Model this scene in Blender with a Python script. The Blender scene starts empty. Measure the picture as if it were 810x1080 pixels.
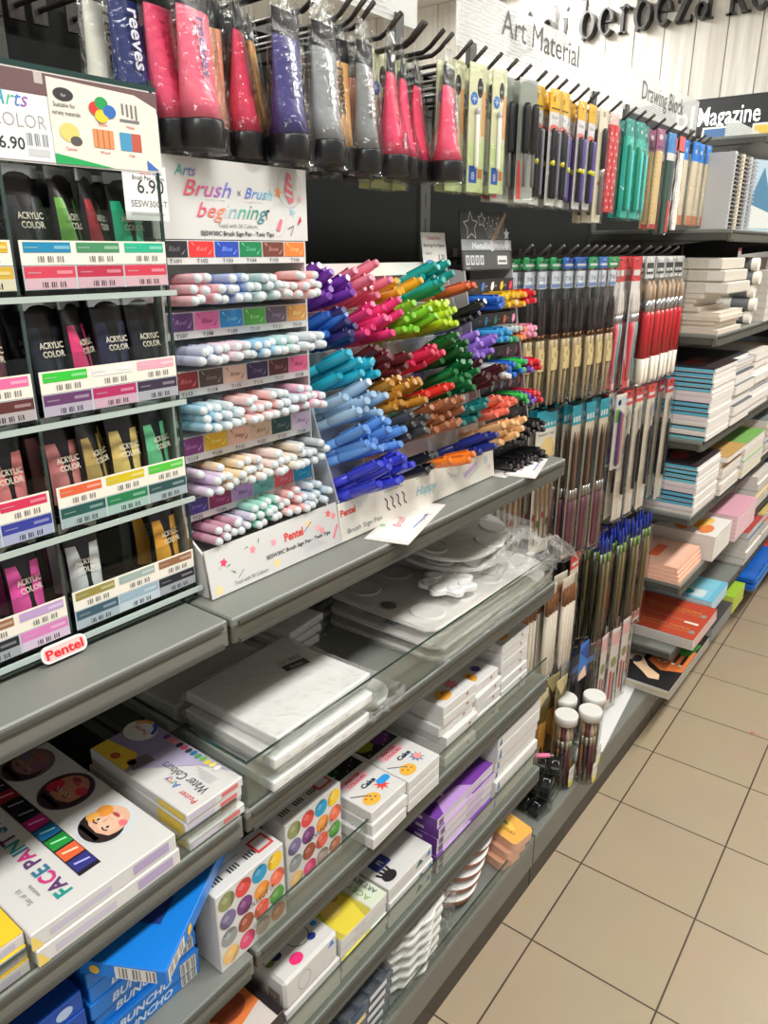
import bpy, math, random
from mathutils import Matrix, Vector
R = random.Random(7)
SC = bpy.context.scene
COL = SC.collection
PI = math.pi

# ---------------------------------------------------------------- materials
def lin(c):
    c = c / 255.0
    return c / 12.92 if c <= 0.04045 else ((c + 0.055) / 1.055) ** 2.4
MATS = {}
def M(rgb, rough=0.5, metal=0.0, var=0.0, scale=40.0, bump=0.0, coat=0.0, sub=0.0):
    """opaque procedural material from an sRGB colour; var = noise variation of the value"""
    key = (tuple(rgb), rough, metal, var, scale, bump, coat)
    if key in MATS: return MATS[key]
    m = bpy.data.materials.new('mat_%02x%02x%02x' % tuple(int(c) for c in rgb)); m.use_nodes = True
    nt = m.node_tree; b = nt.nodes['Principled BSDF']
    col = (lin(rgb[0]), lin(rgb[1]), lin(rgb[2]), 1)
    b.inputs['Base Color'].default_value = col
    b.inputs['Roughness'].default_value = rough
    b.inputs['Metallic'].default_value = metal
    b.inputs['Coat Weight'].default_value = coat
    if var or bump:
        tc = nt.nodes.new('ShaderNodeTexCoord'); n = nt.nodes.new('ShaderNodeTexNoise')
        n.inputs['Scale'].default_value = scale; n.inputs['Detail'].default_value = 4
        nt.links.new(tc.outputs['Object'], n.inputs['Vector'])
        if var:
            r = nt.nodes.new('ShaderNodeValToRGB')
            r.color_ramp.elements[0].position = 0.3; r.color_ramp.elements[1].position = 0.7
            r.color_ramp.elements[0].color = (col[0]*(1-var), col[1]*(1-var), col[2]*(1-var), 1)
            r.color_ramp.elements[1].color = (min(1, col[0]*(1+var)), min(1, col[1]*(1+var)), min(1, col[2]*(1+var)), 1)
            nt.links.new(n.outputs['Fac'], r.inputs['Fac']); nt.links.new(r.outputs['Color'], b.inputs['Base Color'])
        if bump:
            bp = nt.nodes.new('ShaderNodeBump'); bp.inputs['Strength'].default_value = bump; bp.inputs['Distance'].default_value = 0.004
            nt.links.new(n.outputs['Fac'], bp.inputs['Height']); nt.links.new(bp.outputs['Normal'], b.inputs['Normal'])
    MATS[key] = m
    return m
def clear(name, tint=(235, 240, 238), rough=0.05, base=0.04, edge=0.5, bump=0.0, scale=30.0, haze=0.0, hazecol=(235, 235, 232)):
    """thin clear plastic: transparent mixed with a gloss that grows towards grazing angles, and an optional milky part"""
    if name in MATS: return MATS[name]
    m = bpy.data.materials.new(name); m.use_nodes = True
    nt = m.node_tree; nt.nodes.remove(nt.nodes['Principled BSDF']); out = nt.nodes['Material Output']
    t = nt.nodes.new('ShaderNodeBsdfTransparent'); t.inputs['Color'].default_value = (lin(tint[0]), lin(tint[1]), lin(tint[2]), 1)
    g = nt.nodes.new('ShaderNodeBsdfGlossy'); g.inputs['Roughness'].default_value = rough; g.inputs['Color'].default_value = (.95, .96, .96, 1)
    lw = nt.nodes.new('ShaderNodeLayerWeight'); lw.inputs['Blend'].default_value = 0.25
    mr = nt.nodes.new('ShaderNodeMapRange'); mr.inputs['To Min'].default_value = base; mr.inputs['To Max'].default_value = edge
    nt.links.new(lw.outputs['Fresnel'], mr.inputs['Value'])
    mx = nt.nodes.new('ShaderNodeMixShader'); nt.links.new(mr.outputs['Result'], mx.inputs['Fac'])
    src = t.outputs[0]
    if haze:
        d = nt.nodes.new('ShaderNodeBsdfDiffuse'); d.inputs['Color'].default_value = (lin(hazecol[0]), lin(hazecol[1]), lin(hazecol[2]), 1)
        mh = nt.nodes.new('ShaderNodeMixShader'); mh.inputs['Fac'].default_value = haze
        nt.links.new(t.outputs[0], mh.inputs[1]); nt.links.new(d.outputs[0], mh.inputs[2]); src = mh.outputs[0]
    nt.links.new(src, mx.inputs[1]); nt.links.new(g.outputs[0], mx.inputs[2])
    if bump:
        tc = nt.nodes.new('ShaderNodeTexCoord'); n = nt.nodes.new('ShaderNodeTexNoise'); n.inputs['Scale'].default_value = scale; n.inputs['Detail'].default_value = 3; n.inputs['Distortion'].default_value = 1.2
        nt.links.new(tc.outputs['Object'], n.inputs['Vector'])
        bp = nt.nodes.new('ShaderNodeBump'); bp.inputs['Strength'].default_value = bump; bp.inputs['Distance'].default_value = 0.01
        nt.links.new(n.outputs['Fac'], bp.inputs['Height'])
        for x in (g, lw): nt.links.new(bp.outputs['Normal'], x.inputs['Normal'])
    nt.links.new(mx.outputs[0], out.inputs['Surface'])
    MATS[name] = m
    return m
def glow(name, rgb, s):
    m = bpy.data.materials.new(name); m.use_nodes = True
    b = m.node_tree.nodes['Principled BSDF']
    b.inputs['Base Color'].default_value = (lin(rgb[0]), lin(rgb[1]), lin(rgb[2]), 1)
    b.inputs['Emission Color'].default_value = (lin(rgb[0]), lin(rgb[1]), lin(rgb[2]), 1); b.inputs['Emission Strength'].default_value = s
    return m
WHITE = M((220, 219, 214), .45); PAPER = M((232, 229, 221), .75); BLACK = M((22, 22, 24), .45); DARK = M((48, 48, 50), .5)
STEEL = M((122, 125, 119), .42, 0, .04, 9); STEELD = M((74, 74, 69), .5); PANEL = M((33, 35, 34), .75, 0, .06, 3)
INK = M((40, 40, 46), .6); GREYINK = M((120, 120, 122), .6); RED = M((206, 38, 46), .45); CHROME = M((196, 198, 200), .22, 1.0)
PANEL.node_tree.nodes['Principled BSDF'].inputs['Specular IOR Level'].default_value = .15
HOOKM = M((66, 62, 60), .38, .5)
FILM = clear('film', (249, 250, 250), .14, .02, .38, .9, 26)
FILMC = clear('film_crinkled', (250, 250, 250), .2, .02, .40, .8, 45, .10, (250, 250, 248))
ACR = clear('acrylic', (240, 243, 241), .04, .015, .22)
ACRE = clear('acrylic_edge', (120, 150, 142), .08, .10, .6, 0, 1, .35, (70, 100, 94))
FROST = clear('acrylic_frosted', (242, 243, 242), .3, .03, .2, 0, 1, .40, (238, 239, 236))

# ---------------------------------------------------------------- mesh builder
TEXT = {}
def text_mesh(s, shear=0.0, bold=0.0):
    k = (s, shear, bold)
    if k not in TEXT:
        c = bpy.data.curves.new('t', 'FONT'); c.body = s; c.size = 1.0; c.resolution_u = 2; c.shear = shear; c.offset = bold
        o = bpy.data.objects.new('t', c)
        me = bpy.data.meshes.new_from_object(o)
        vs = [v.co.copy() for v in me.vertices]; fs = [tuple(p.vertices) for p in me.polygons]
        bpy.data.objects.remove(o); bpy.data.curves.remove(c); bpy.data.meshes.remove(me)
        xs = [v.x for v in vs] or [0]
        TEXT[k] = (vs, fs, min(xs), max(xs))
    return TEXT[k]
class MB:
    def __init__(s, m=None): s.v = []; s.f = []; s.k = []; s.sm = []; s.mats = []; s.M = m or Matrix()
    def mi(s, mat):
        if mat not in s.mats: s.mats.append(mat)
        return s.mats.index(mat)
    def add(s, vs, fs, mat, smooth=False):
        b = len(s.v); mt = s.M
        s.v.extend([mt @ Vector(v) for v in vs])
        i = s.mi(mat)
        for f in fs: s.f.append(tuple(b + x for x in f)); s.k.append(i); s.sm.append(smooth)
        return s
    def box(s, a, b, mat, bev=0.0):
        (x0, y0, z0), (x1, y1, z1) = a, b
        if not bev:
            vs = [(x, y, z) for x in (x0, x1) for y in (y0, y1) for z in (z0, z1)]
            return s.add(vs, [(0, 1, 3, 2), (4, 6, 7, 5), (0, 4, 5, 1), (2, 3, 7, 6), (0, 2, 6, 4), (1, 5, 7, 3)], mat)
        vs = []; c = (x0, x1), (y0, y1), (z0, z1)
        for i in (0, 1):
            for j in (0, 1):
                for k in (0, 1):
                    p = [c[0][i], c[1][j], c[2][k]]; sg = [1 - 2*i, 1 - 2*j, 1 - 2*k]
                    for ax in range(3): vs.append(tuple(p[q] + (0 if q == ax else sg[q]*bev) for q in range(3)))
        def V(i, j, k, ax): return (i*4 + j*2 + k)*3 + ax
        fs = []
        for i in (0, 1):
            q = [V(i, 0, 0, 0), V(i, 1, 0, 0), V(i, 1, 1, 0), V(i, 0, 1, 0)]; fs.append(q if i else q[::-1])
            q = [V(0, i, 0, 1), V(0, i, 1, 1), V(1, i, 1, 1), V(1, i, 0, 1)]; fs.append(q if i else q[::-1])
            q = [V(0, 0, i, 2), V(1, 0, i, 2), V(1, 1, i, 2), V(0, 1, i, 2)]; fs.append(q if i else q[::-1])
        for i in (0, 1):
            for j in (0, 1):
                q = [V(i, j, 0, 0), V(i, j, 1, 0), V(i, j, 1, 1), V(i, j, 0, 1)]; fs.append(q if i == j else q[::-1])
                q = [V(i, 0, j, 0), V(i, 1, j, 0), V(i, 1, j, 2), V(i, 0, j, 2)]; fs.append(q[::-1] if i == j else q)
                q = [V(0, i, j, 1), V(1, i, j, 1), V(1, i, j, 2), V(0, i, j, 2)]; fs.append(q if i == j else q[::-1])
                for k in (0, 1):
                    q = [V(i, j, k, 0), V(i, j, k, 1), V(i, j, k, 2)]; fs.append(q if (i + j + k) % 2 else q[::-1])
        return s.add(vs, fs, mat)
    def loft(s, rings, mat, smooth=True, caps=(True, True), mats=None, closed=True):
        """rings: equal-length lists of 3-D points; mats: one material per gap"""
        n = len(rings[0]); b = len(s.v)
        for r in rings: s.v.extend([s.M @ Vector(p) for p in r])
        m = n if closed else n - 1
        for i in range(len(rings) - 1):
            k = s.mi(mats[i] if mats else mat)
            for j in range(m):
                a, c = b + i*n + j, b + i*n + (j + 1) % n
                s.f.append((a, c, c + n, a + n)); s.k.append(k); s.sm.append(smooth)
        if caps[0]: s.f.append(tuple(b + j for j in range(n))[::-1]); s.k.append(s.mi(mats[0] if mats else mat)); s.sm.append(False)
        if caps[1]: s.f.append(tuple(b + (len(rings) - 1)*n + j for j in range(n))); s.k.append(s.mi(mats[-1] if mats else mat)); s.sm.append(False)
        return s
    def lathe(s, prof, mat, seg=12, mats=None, smooth=True, caps=(True, True)):
        return s.loft([[(r*math.cos(2*PI*j/seg), r*math.sin(2*PI*j/seg), z) for j in range(seg)] for r, z in prof], mat, smooth, caps, mats)
    def tube(s, pts, r, mat, seg=8, caps=(True, True)):
        pts = [Vector(p) for p in pts]; rings = []; ref = None
        for i, p in enumerate(pts):
            d = (pts[min(i + 1, len(pts) - 1)] - pts[max(i - 1, 0)]).normalized()
            if ref is None: ref = Vector((0, 0, 1)) if abs(d.z) < .9 else Vector((1, 0, 0))
            u = d.cross(ref).normalized(); w = d.cross(u).normalized(); ref = -w if False else ref
            rr = r[i] if isinstance(r, (list, tuple)) else r
            rings.append([p + u*rr*math.cos(2*PI*j/seg) - w*rr*math.sin(2*PI*j/seg) for j in range(seg)])
        return s.loft(rings, mat, True, caps)
    def prism(s, poly, z0, z1, mat, side=None, smooth=False):
        n = len(poly)
        s.add([(x, y, z1) for x, y in poly], [tuple(range(n))], mat)
        s.add([(x, y, z0) for x, y in poly], [tuple(range(n))[::-1]], mat)
        s.add([(x, y, z0) for x, y in poly] + [(x, y, z1) for x, y in poly], [(i, (i + 1) % n, n + (i + 1) % n, n + i) for i in range(n)], side or mat, smooth)
        return s
    # flat print in the local XY plane
    def rect(s, x0, y0, x1, y1, mat, z=.0003): return s.add([(x0, y0, z), (x1, y0, z), (x1, y1, z), (x0, y1, z)], [(0, 1, 2, 3)], mat)
    def poly(s, pts, mat, z=.0003): return s.add([(x, y, z) for x, y in pts], [tuple(range(len(pts)))], mat)
    def disc(s, x, y, rx, ry, mat, z=.0003, n=20, a0=0., a1=2*PI):
        full = abs(a1 - a0) > 6.28
        p = [(x + rx*math.cos(a0 + (a1 - a0)*i/(n if full else n - 1)), y + ry*math.sin(a0 + (a1 - a0)*i/(n if full else n - 1))) for i in range(n)]
        return s.poly(p, mat, z)
    def ring(s, x, y, r0, r1, mat, z=.0003, n=24, a0=0., a1=2*PI, ky=1.0):
        vs = []
        for i in range(n + 1):
            a = a0 + (a1 - a0)*i/n
            vs += [(x + r0*math.cos(a), y + r0*ky*math.sin(a), z), (x + r1*math.cos(a), y + r1*ky*math.sin(a), z)]
        return s.add(vs, [(2*i, 2*i + 1, 2*i + 3, 2*i + 2) for i in range(n)], mat)
    def star(s, x, y, r0, r1, n, mat, z=.0003, ph=0.):
        return s.add([(x, y, z)] + [(x + (r1 if i % 2 else r0)*math.cos(ph + PI*i/n), y + (r1 if i % 2 else r0)*math.sin(ph + PI*i/n), z) for i in range(2*n)],
                     [(0, 1 + i, 1 + (i + 1) % (2*n)) for i in range(2*n)], mat)
    def line(s, pts, w, mat, z=.0003):
        for (xa, ya), (xb, yb) in zip(pts, pts[1:]):
            d = math.hypot(xb - xa, yb - ya) or 1; nx, ny = -(yb - ya)/d*w/2, (xb - xa)/d*w/2
            s.add([(xa + nx, ya + ny, z), (xa - nx, ya - ny, z), (xb - nx, yb - ny, z), (xb + nx, yb + ny, z)], [(0, 1, 2, 3)], mat)
        return s
    def text(s, t, x, y, size, mat, z=.0004, align='c', shear=0., width=None, bold=0., cols=None):
        if cols:      # letters in turn in several colours, spaced by their own widths
            tot = text_mesh(t, shear, bold); k = size if width is None else width/(tot[3] - tot[2])
            x0 = x - k*(tot[3] - tot[2])/2 if align == 'c' else x
            for i, ch in enumerate(t):
                if ch == ' ': continue
                pre = text_mesh(t[:i + 1], shear, bold); own = text_mesh(ch, shear, bold)
                vs, fs = own[0], own[1]; off = pre[3] - own[3] - tot[2]
                s.add([(x0 + k*(v.x + off), y + size*v.y, z) for v in vs], fs, cols[i % len(cols)])
            return s
        vs, fs, a, b = text_mesh(t, shear, bold)
        kx = size if width is None else width/max(1e-6, b - a)
        x0 = x - kx*a - (kx*(b - a)/2 if align == 'c' else kx*(b - a) if align == 'r' else 0)
        return s.add([(x0 + kx*v.x, y + size*v.y, z) for v in vs], fs, mat)
    def barcode(s, x, y, w, h, mat=None, z=.0005, n=11):
        for i in range(n):
            if i % 4 != 3: s.rect(x + w*i/n, y, x + w*(i + (.35, .6, .5)[i % 3])/n, y + h, mat or INK, z)
        return s
    def mesh(s, name):
        me = bpy.data.meshes.new(name); me.from_pydata([tuple(v) for v in s.v], [], s.f)
        for m in s.mats: me.materials.append(m)
        me.polygons.foreach_set('material_index', s.k); me.polygons.foreach_set('use_smooth', s.sm); me.update()
        return me
    def obj(s, name, parent=None):
        o = bpy.data.objects.new(name, s.mesh(name)); COL.objects.link(o); o.parent = parent
        return o
def tag(o, label, cat, group=None, kind=None):
    o['label'] = label; o['category'] = cat
    if group: o['group'] = group
    if kind: o['kind'] = kind
    return o
def thing(name, label, cat, loc=(0, 0, 0), rz=0., group=None, rot=None):
    o = bpy.data.objects.new(name, None); o.empty_display_size = .02; COL.objects.link(o); o.location = loc
    o.rotation_euler = rot if rot else (0, 0, rz)
    return tag(o, label, cat, group)
def struct(o): o['kind'] = 'structure'; return o
def part(o, label): o['label'] = label; return o
KIDS = {}
def dup(root, loc=None, rot=None, label=None, group=None):
    r = root.copy(); COL.objects.link(r)
    if loc is not None: r.location = loc
    if rot is not None: r.rotation_euler = rot
    if label: r['label'] = label
    if group: r['group'] = group
    if root.name not in KIDS: KIDS[root.name] = [(c, list(c.children)) for c in root.children]
    for ch, gs in KIDS[root.name]:
        c = ch.copy(); COL.objects.link(c); c.parent = r
        for g in gs:
            d = g.copy(); COL.objects.link(d); d.parent = c
    return r
def fr(o, u, v):
    """matrix of a local frame: origin o, x along u, y along v, z = u x v"""
    u = Vector(u).normalized(); v = Vector(v); v = (v - u*v.dot(u)).normalized(); n = u.cross(v)
    return Matrix(((u.x, v.x, n.x, o[0]), (u.y, v.y, n.y, o[1]), (u.z, v.z, n.z, o[2]), (0, 0, 0, 1)))
def front(x, y, z): return fr((x, y, z), (0, 1, 0), (0, 0, 1))      # a face that looks to the aisle (+X)
def T(x, y, z): return Matrix.Translation((x, y, z))
def RZ(a): return Matrix.Rotation(a, 4, 'Z')
def rrect(w, h, r, n=4, cx=0, cy=0):
    p = []
    for (sx, sy, a) in ((1, -1, -PI/2), (1, 1, 0), (-1, 1, PI/2), (-1, -1, PI)):
        for i in range(n + 1):
            t = a + PI/2*i/n
            p.append((cx + sx*(w/2 - r) + r*math.cos(t), cy + sy*(h/2 - r) + r*math.sin(t)))
    return p
ORD = 'first second third fourth fifth sixth seventh eighth ninth tenth eleventh twelfth thirteenth fourteenth fifteenth sixteenth'.split()
LAMP_W, LAMP_B, WORLD, EXPO = 31.5, 31.0, .42, 0.27
# ---------------------------------------------------------------- the room
def floor_mat():
    m = bpy.data.materials.new('beige_floor_tiles'); m.use_nodes = True; nt = m.node_tree; b = nt.nodes['Principled BSDF']
    tc = nt.nodes.new('ShaderNodeTexCoord'); mp = nt.nodes.new('ShaderNodeMapping')
    nt.links.new(tc.outputs['Object'], mp.inputs['Vector'])
    br = nt.nodes.new('ShaderNodeTexBrick'); br.offset = 0; br.squash = 1
    br.inputs['Scale'].default_value = 1; br.inputs['Brick Width'].default_value = .2965; br.inputs['Row Height'].default_value = .2965
    br.inputs['Mortar Size'].default_value = .0022; br.inputs['Mortar Smooth'].default_value = .1; br.inputs['Bias'].default_value = 0
    c1 = (lin(173), lin(156), lin(131), 1)
    br.inputs['Color1'].default_value = c1; br.inputs['Color2'].default_value = (c1[0]*.96, c1[1]*.955, c1[2]*.945, 1); br.inputs['Mortar'].default_value = (lin(66), lin(54), lin(42), 1)
    nt.links.new(mp.outputs['Vector'], br.inputs['Vector'])
    n = nt.nodes.new('ShaderNodeTexNoise'); n.inputs['Scale'].default_value = 5; n.inputs['Detail'].default_value = 5
    nt.links.new(tc.outputs['Object'], n.inputs['Vector'])
    mx = nt.nodes.new('ShaderNodeMix'); mx.data_type = 'RGBA'; mx.blend_type = 'MULTIPLY'; mx.inputs['Factor'].default_value = .16
    nt.links.new(br.outputs['Color'], mx.inputs[6]); nt.links.new(n.outputs['Color'], mx.inputs[7]); nt.links.new(mx.outputs[2], b.inputs['Base Color'])
    b.inputs['Roughness'].default_value = .38
    bp = nt.nodes.new('ShaderNodeBump'); bp.inputs['Strength'].default_value = .25; bp.inputs['Distance'].default_value = .002; bp.invert = True
    nt.links.new(br.outputs['Fac'], bp.inputs['Height']); nt.links.new(bp.outputs['Normal'], b.inputs['Normal'])
    return m
fl = MB().box((-7, -6, -.05), (5, 8, 0), floor_mat()).obj('floor'); struct(fl)
fl.rotation_euler = (0, 0, math.radians(.9)); fl.location = (-.2535 + .2965*0, 1.583, 0)
struct(MB().box((-6.6, -3.2, 3.05), (3.6, 4.9, 3.12), M((225, 224, 220), .8)).obj('ceiling'))

def plank_mat():
    m = bpy.data.materials.new('whitewashed_planks'); m.use_nodes = True; nt = m.node_tree; b = nt.nodes['Principled BSDF']
    tc = nt.nodes.new('ShaderNodeTexCoord')
    mp = nt.nodes.new('ShaderNodeMapping'); mp.inputs['Scale'].default_value = (9, 1, .55)
    nt.links.new(tc.outputs['Object'], mp.inputs['Vector'])
    n = nt.nodes.new('ShaderNodeTexNoise'); n.inputs['Scale'].default_value = 2.2; n.inputs['Detail'].default_value = 6; n.inputs['Distortion'].default_value = .4
    nt.links.new(mp.outputs['Vector'], n.inputs['Vector'])
    r = nt.nodes.new('ShaderNodeValToRGB'); e = r.color_ramp.elements
    e[0].position = .32; e[0].color = (lin(206), lin(200), lin(188), 1); e[1].position = .62; e[1].color = (lin(242), lin(239), lin(230), 1)
    nt.links.new(n.outputs['Fac'], r.inputs['Fac']); nt.links.new(r.outputs['Color'], b.inputs['Base Color']); b.inputs['Roughness'].default_value = .6
    return m
PL = plank_mat(); w = MB(); x = -6.6
while x < 2.2:
    bw = .165
    w.box((x, 4.6, 0), (x + bw - .004, 4.66, 3.05), PL, .003); x += bw
w.box((-6.6, 4.65, 0), (2.2, 4.70, 3.05), M((120, 108, 94), .8))
struct(w.obj('wall_end'))

# the lettering on the end wall: a roman face drawn stroke by stroke (thick stems, thin hairlines, slab serifs)
def roman(mb, word, x, z, s, mat):
    X = .50                                             # x-height
    def stem(x0, y0, y1, w=.088): mb.box((x0, y0, 0), (x0 + w, y1, .025), mat)
    def serif(x0, y, w, h=.03): mb.box((x0, y, 0), (x0 + w, y + h, .025), mat)
    def bowl(cx, cy, rx, ry, thick, thin, a0=0., a1=2*PI, n=28):
        A = []; B = []
        for i in range(n + 1):
            a = a0 + (a1 - a0)*i/n; A.append((cx + rx*math.cos(a), cy + ry*math.sin(a))); B.append((cx + (rx - thick)*math.cos(a), cy + (ry - thin)*math.sin(a)))
        for i in range(n):
            q = [A[i], A[i + 1], B[i + 1], B[i]]
            mb.prism(q, 0, .06, mat)
    m0 = mb.M.copy()
    for ch in word:
        mb.M = m0 @ T(x, z, 0) @ Matrix.Diagonal((s*.73, s, 1, 1))
        w = .6
        if ch == 'd': bowl(.27, X/2, .24, X/2 + .01, .10, .03); stem(.42, 0, .78); serif(.34, .75, .12); serif(.45, 0, .14); w = .62
        elif ch == 'i': stem(.10, 0, X); serif(.03, X - .03, .10); serif(.03, 0, .24); mb.M = mb.M @ T(.15, .70, 0); mb.lathe([(.065, 0), (.065, .025)], mat, 14, smooth=False); w = .32
        elif ch == 'b': stem(.10, 0, .78); serif(.02, .75, .12); bowl(.33, X/2, .24, X/2 + .01, .10, .03); w = .64
        elif ch == 'e': bowl(.27, X/2, .23, X/2 + .01, .09, .035, .05, 5.6); serif(.08, X/2 + .01, .40, .03); w = .56
        elif ch == 'r': stem(.10, 0, X); serif(.03, X - .03, .10); serif(.03, 0, .25); bowl(.30, X - .15, .13, .15, .06, .05, .6, 2.8); w = .46
        elif ch == 'z': serif(.05, X - .04, .42, .04); serif(.05, 0, .42, .04); mb.prism([(.05, .02), (.18, .02), (.47, X - .02), (.34, X - .02)], 0, .06, mat); mb.box((.05, X - .13, 0), (.08, X, .025), mat); mb.box((.44, 0, 0), (.47, .13, .025), mat); w = .54
        elif ch == 'a': bowl(.22, .14, .17, .15, .08, .03); stem(.34, .03, X - .1); bowl(.25, X - .15, .18, .16, .09, .04, 0, 2.7); serif(.38, 0, .12); w = .54
        elif ch == 'k': stem(.10, 0, .78); serif(.02, .75, .12); serif(.02, 0, .26); mb.prism([(.19, .22), (.24, .20), (.50, X - .02), (.42, X - .02)], 0, .06, mat); mb.prism([(.26, .28), (.33, .34), (.58, .0), (.45, .0)], 0, .06, mat); serif(.36, X - .03, .22); serif(.40, 0, .24); w = .62
        elif ch == ' ': w = .28
        x += w*s*.73
    mb.M = m0
    return x
lt = MB(fr((0, 4.6, 0), (1, 0, 0), (0, 0, 1)))
roman(lt, 'ki di berbeza kedai', -2.605, 2.70, .26, M((44, 42, 40), .4))
tag(lt.obj('wall_lettering'), 'large raised black serif lettering across the whitewashed plank end wall', 'lettering')

# black magazine sign with lit white letters on the end wall, and the rack below it
sg = thing('magazine_sign', 'black sign band with lit white lettering under the wall lettering', 'sign', (-1.0, 4.54, 2.23))
MB().box((-.78, -.03, -.10), (1.3, .05, .085), M((28, 30, 33), .4), .004).obj('sign_board', sg)
t = MB(fr((0, -.031, 0), (1, 0, 0), (0, 0, 1)))
t.text('bl', -.50, -.05, .15, glow('lit_letters', (255, 255, 252), 1.6), .012, 'l', bold=.004); t.text('Magazine', -.385, -.045, .125, t.mats[0], .012, 'l', width=.305, bold=.004); t.text('Majalah', -.02, -.045, .125, t.mats[0], .012, 'l', bold=.004)
t.obj('lettering', sg)
mr = thing('magazine_rack', 'black wall rack holding white magazines under the black sign', 'rack', (-1.0, 4.4, 0))
b = MB(); b.box((-.45, .05, 0), (1.2, .16, 2.12), BLACK)
for k in range(7): b.box((-.45, -.12, .3 + .27*k), (1.2, .06, .32 + .27*k), BLACK); b.box((-.45, -.13, .3 + .27*k), (1.2, -.12, .36 + .27*k), BLACK)
b.obj('rack_body', mr)
for k in range(3, 7):
    for i in range(5):
        g = MB(fr((-1.32 + .24*i, 4.33, .325 + .27*k), (1, 0, 0), (0, .25, 1)))
        g.box((0, 0, -.004), (.19, .22, .004), PAPER); g.rect(.01, .16, .18, .21, M(((188, 60, 60), (70, 110, 160), (220, 190, 90), (90, 150, 110), (120, 120, 124))[(i + k) % 5], .4), .0045)
        g.rect(.02, .03, .17, .13, M(((150, 130, 120), (190, 170, 150), (130, 150, 170))[(i*2 + k) % 3], .4), .0045)
        tag(g.obj('magazine'), 'white magazine on the %s shelf of the black rack, %s along' % (ORD[k - 3], ORD[i]), 'magazine', 'magazines in the wall rack')
# ceiling lights
LP = [(.42, -1.2), (.42, .6), (.42, 2.4), (.42, 4.0), (-2.3, -1.2), (-2.3, .6), (-2.3, 2.4), (-2.3, 4.0)]
DIFF = glow('lamp_diffuser', (255, 253, 246), 3.0)
for i, (x, y) in enumerate(LP):
    lp = thing('ceiling_light', 'white recessed fluorescent ceiling light, %s %s' % (ORD[i % 4], 'over the aisle' if i < 4 else 'behind the shelving run'), 'lamp', (x, y, 3.05), 0, 'ceiling lights')
    MB().box((-.17, -.62, -.045), (.17, .62, 0), WHITE).obj('lamp_housing', lp)
    MB().box((-.15, -.6, -.05), (.15, .6, -.045), DIFF).obj('diffuser', lp)
    L = bpy.data.lights.new('lamp', 'AREA'); L.shape = 'RECTANGLE'; L.size = .3; L.size_y = 1.2; L.energy = LAMP_W if i < 4 else LAMP_B; L.color = (1, .985, .95)
    o = bpy.data.objects.new('lamp_glow', L); COL.objects.link(o); o.location = (x, y, 2.99)
wd = bpy.data.worlds.new('shop'); SC.world = wd; wd.use_nodes = True
wd.node_tree.nodes['Background'].inputs['Color'].default_value = (1, .985, .96, 1); wd.node_tree.nodes['Background'].inputs['Strength'].default_value = WORLD

# ---------------------------------------------------------------- the gondola shelving
XF, XB = -.62, -1.0           # shelf front edge, back panel
YJ = (-.41, .505, 1.42, 2.335, 3.25, 4.165)
LIPD = M((84, 82, 72), .5, 0, .10, 11); LIPL = M((112, 112, 104), .45, 0, .05, 11)
def shelf(y0, y1, ztop, label, xf=XF, xb=XB, th=.034):
    s_ = thing('metal_shelf', label, 'shelf', (xf, y0, ztop))
    d = xf - xb; L = y1 - y0
    b = MB(); b.box((-d, .003, -.012), (0, L - .003, 0), STEEL, .002); b.box((-.012, .003, -th), (0, L - .003, -.010), LIPL if y0 < 0 else LIPD, .002)
    b.box((-d, .003, -.03), (-.012, .006, -.012), STEELD); b.box((-d, L - .006, -.03), (-.012, L - .003, -.012), STEELD)
    b.obj('shelf_board', s_)
    for yy in (.010, L - .010):
        MB().add([(-d + .01, yy - .003, -.012), (-.03, yy - .003, -.012), (-.05, yy - .003, -.03), (-d + .01, yy - .003, -.075), (-d + .01, yy + .003, -.012), (-.03, yy + .003, -.012), (-.05, yy + .003, -.03), (-d + .01, yy + .003, -.075)],
                 [(0, 1, 2, 3), (7, 6, 5, 4), (0, 4, 5, 1), (1, 5, 6, 2), (2, 6, 7, 3), (3, 7, 4, 0)], STEELD).obj('bracket', s_)
    b = MB()       # the slotted price channel along the lip
    b.box((0, .012, -th + .001), (.0035, L - .012, -th + .006), STEELD); b.box((0, .012, -.009), (.0035, L - .012, -.005), STEELD)
    b.obj('price_channel', s_)
    return s_
shelf(YJ[0], YJ[1], 1.155, 'grey metal shelf that carries the clear paint display')
shelf(YJ[1], YJ[2], 1.153, 'grey metal shelf that carries the three pen displays')
shelf(YJ[0], YJ[1], .873, 'grey metal shelf with the face paint box')
shelf(YJ[1], YJ[2], .873, 'grey metal shelf with white palettes and bagged canvases')
shelf(YJ[0], YJ[1], .632, 'grey metal shelf with the blue boxes')
shelf(YJ[1], YJ[2], .632, 'grey metal shelf with watercolour cake boxes')
shelf(YJ[0], YJ[1], .380, 'grey metal shelf under the shelf with blue boxes')
shelf(YJ[1], YJ[2], .380, 'grey metal shelf with purple boxes and acrylic sets')
B4 = (1.62, 1.33, 1.012, .768, .53, .285)
for k, z in enumerate(B4): shelf(YJ[3], YJ[4], z, 'grey metal shelf of the paper bay, %s from its top' % ORD[k], -.59)
for k, z in enumerate((1.62, 1.33, 1.012, .768, .53, .285)): shelf(YJ[4], YJ[5], z, 'grey metal shelf of the farthest bay, %s from its top' % ORD[k], -.59)
shelf(YJ[4], YJ[5], 1.97, 'empty grey canopy shelf high over the farthest bay', -.74)
bays = ['the bay with the clear paint display', 'the bay with the pen displays', 'the brush bay with hooks', 'the paper bay', 'the farthest bay']
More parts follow.
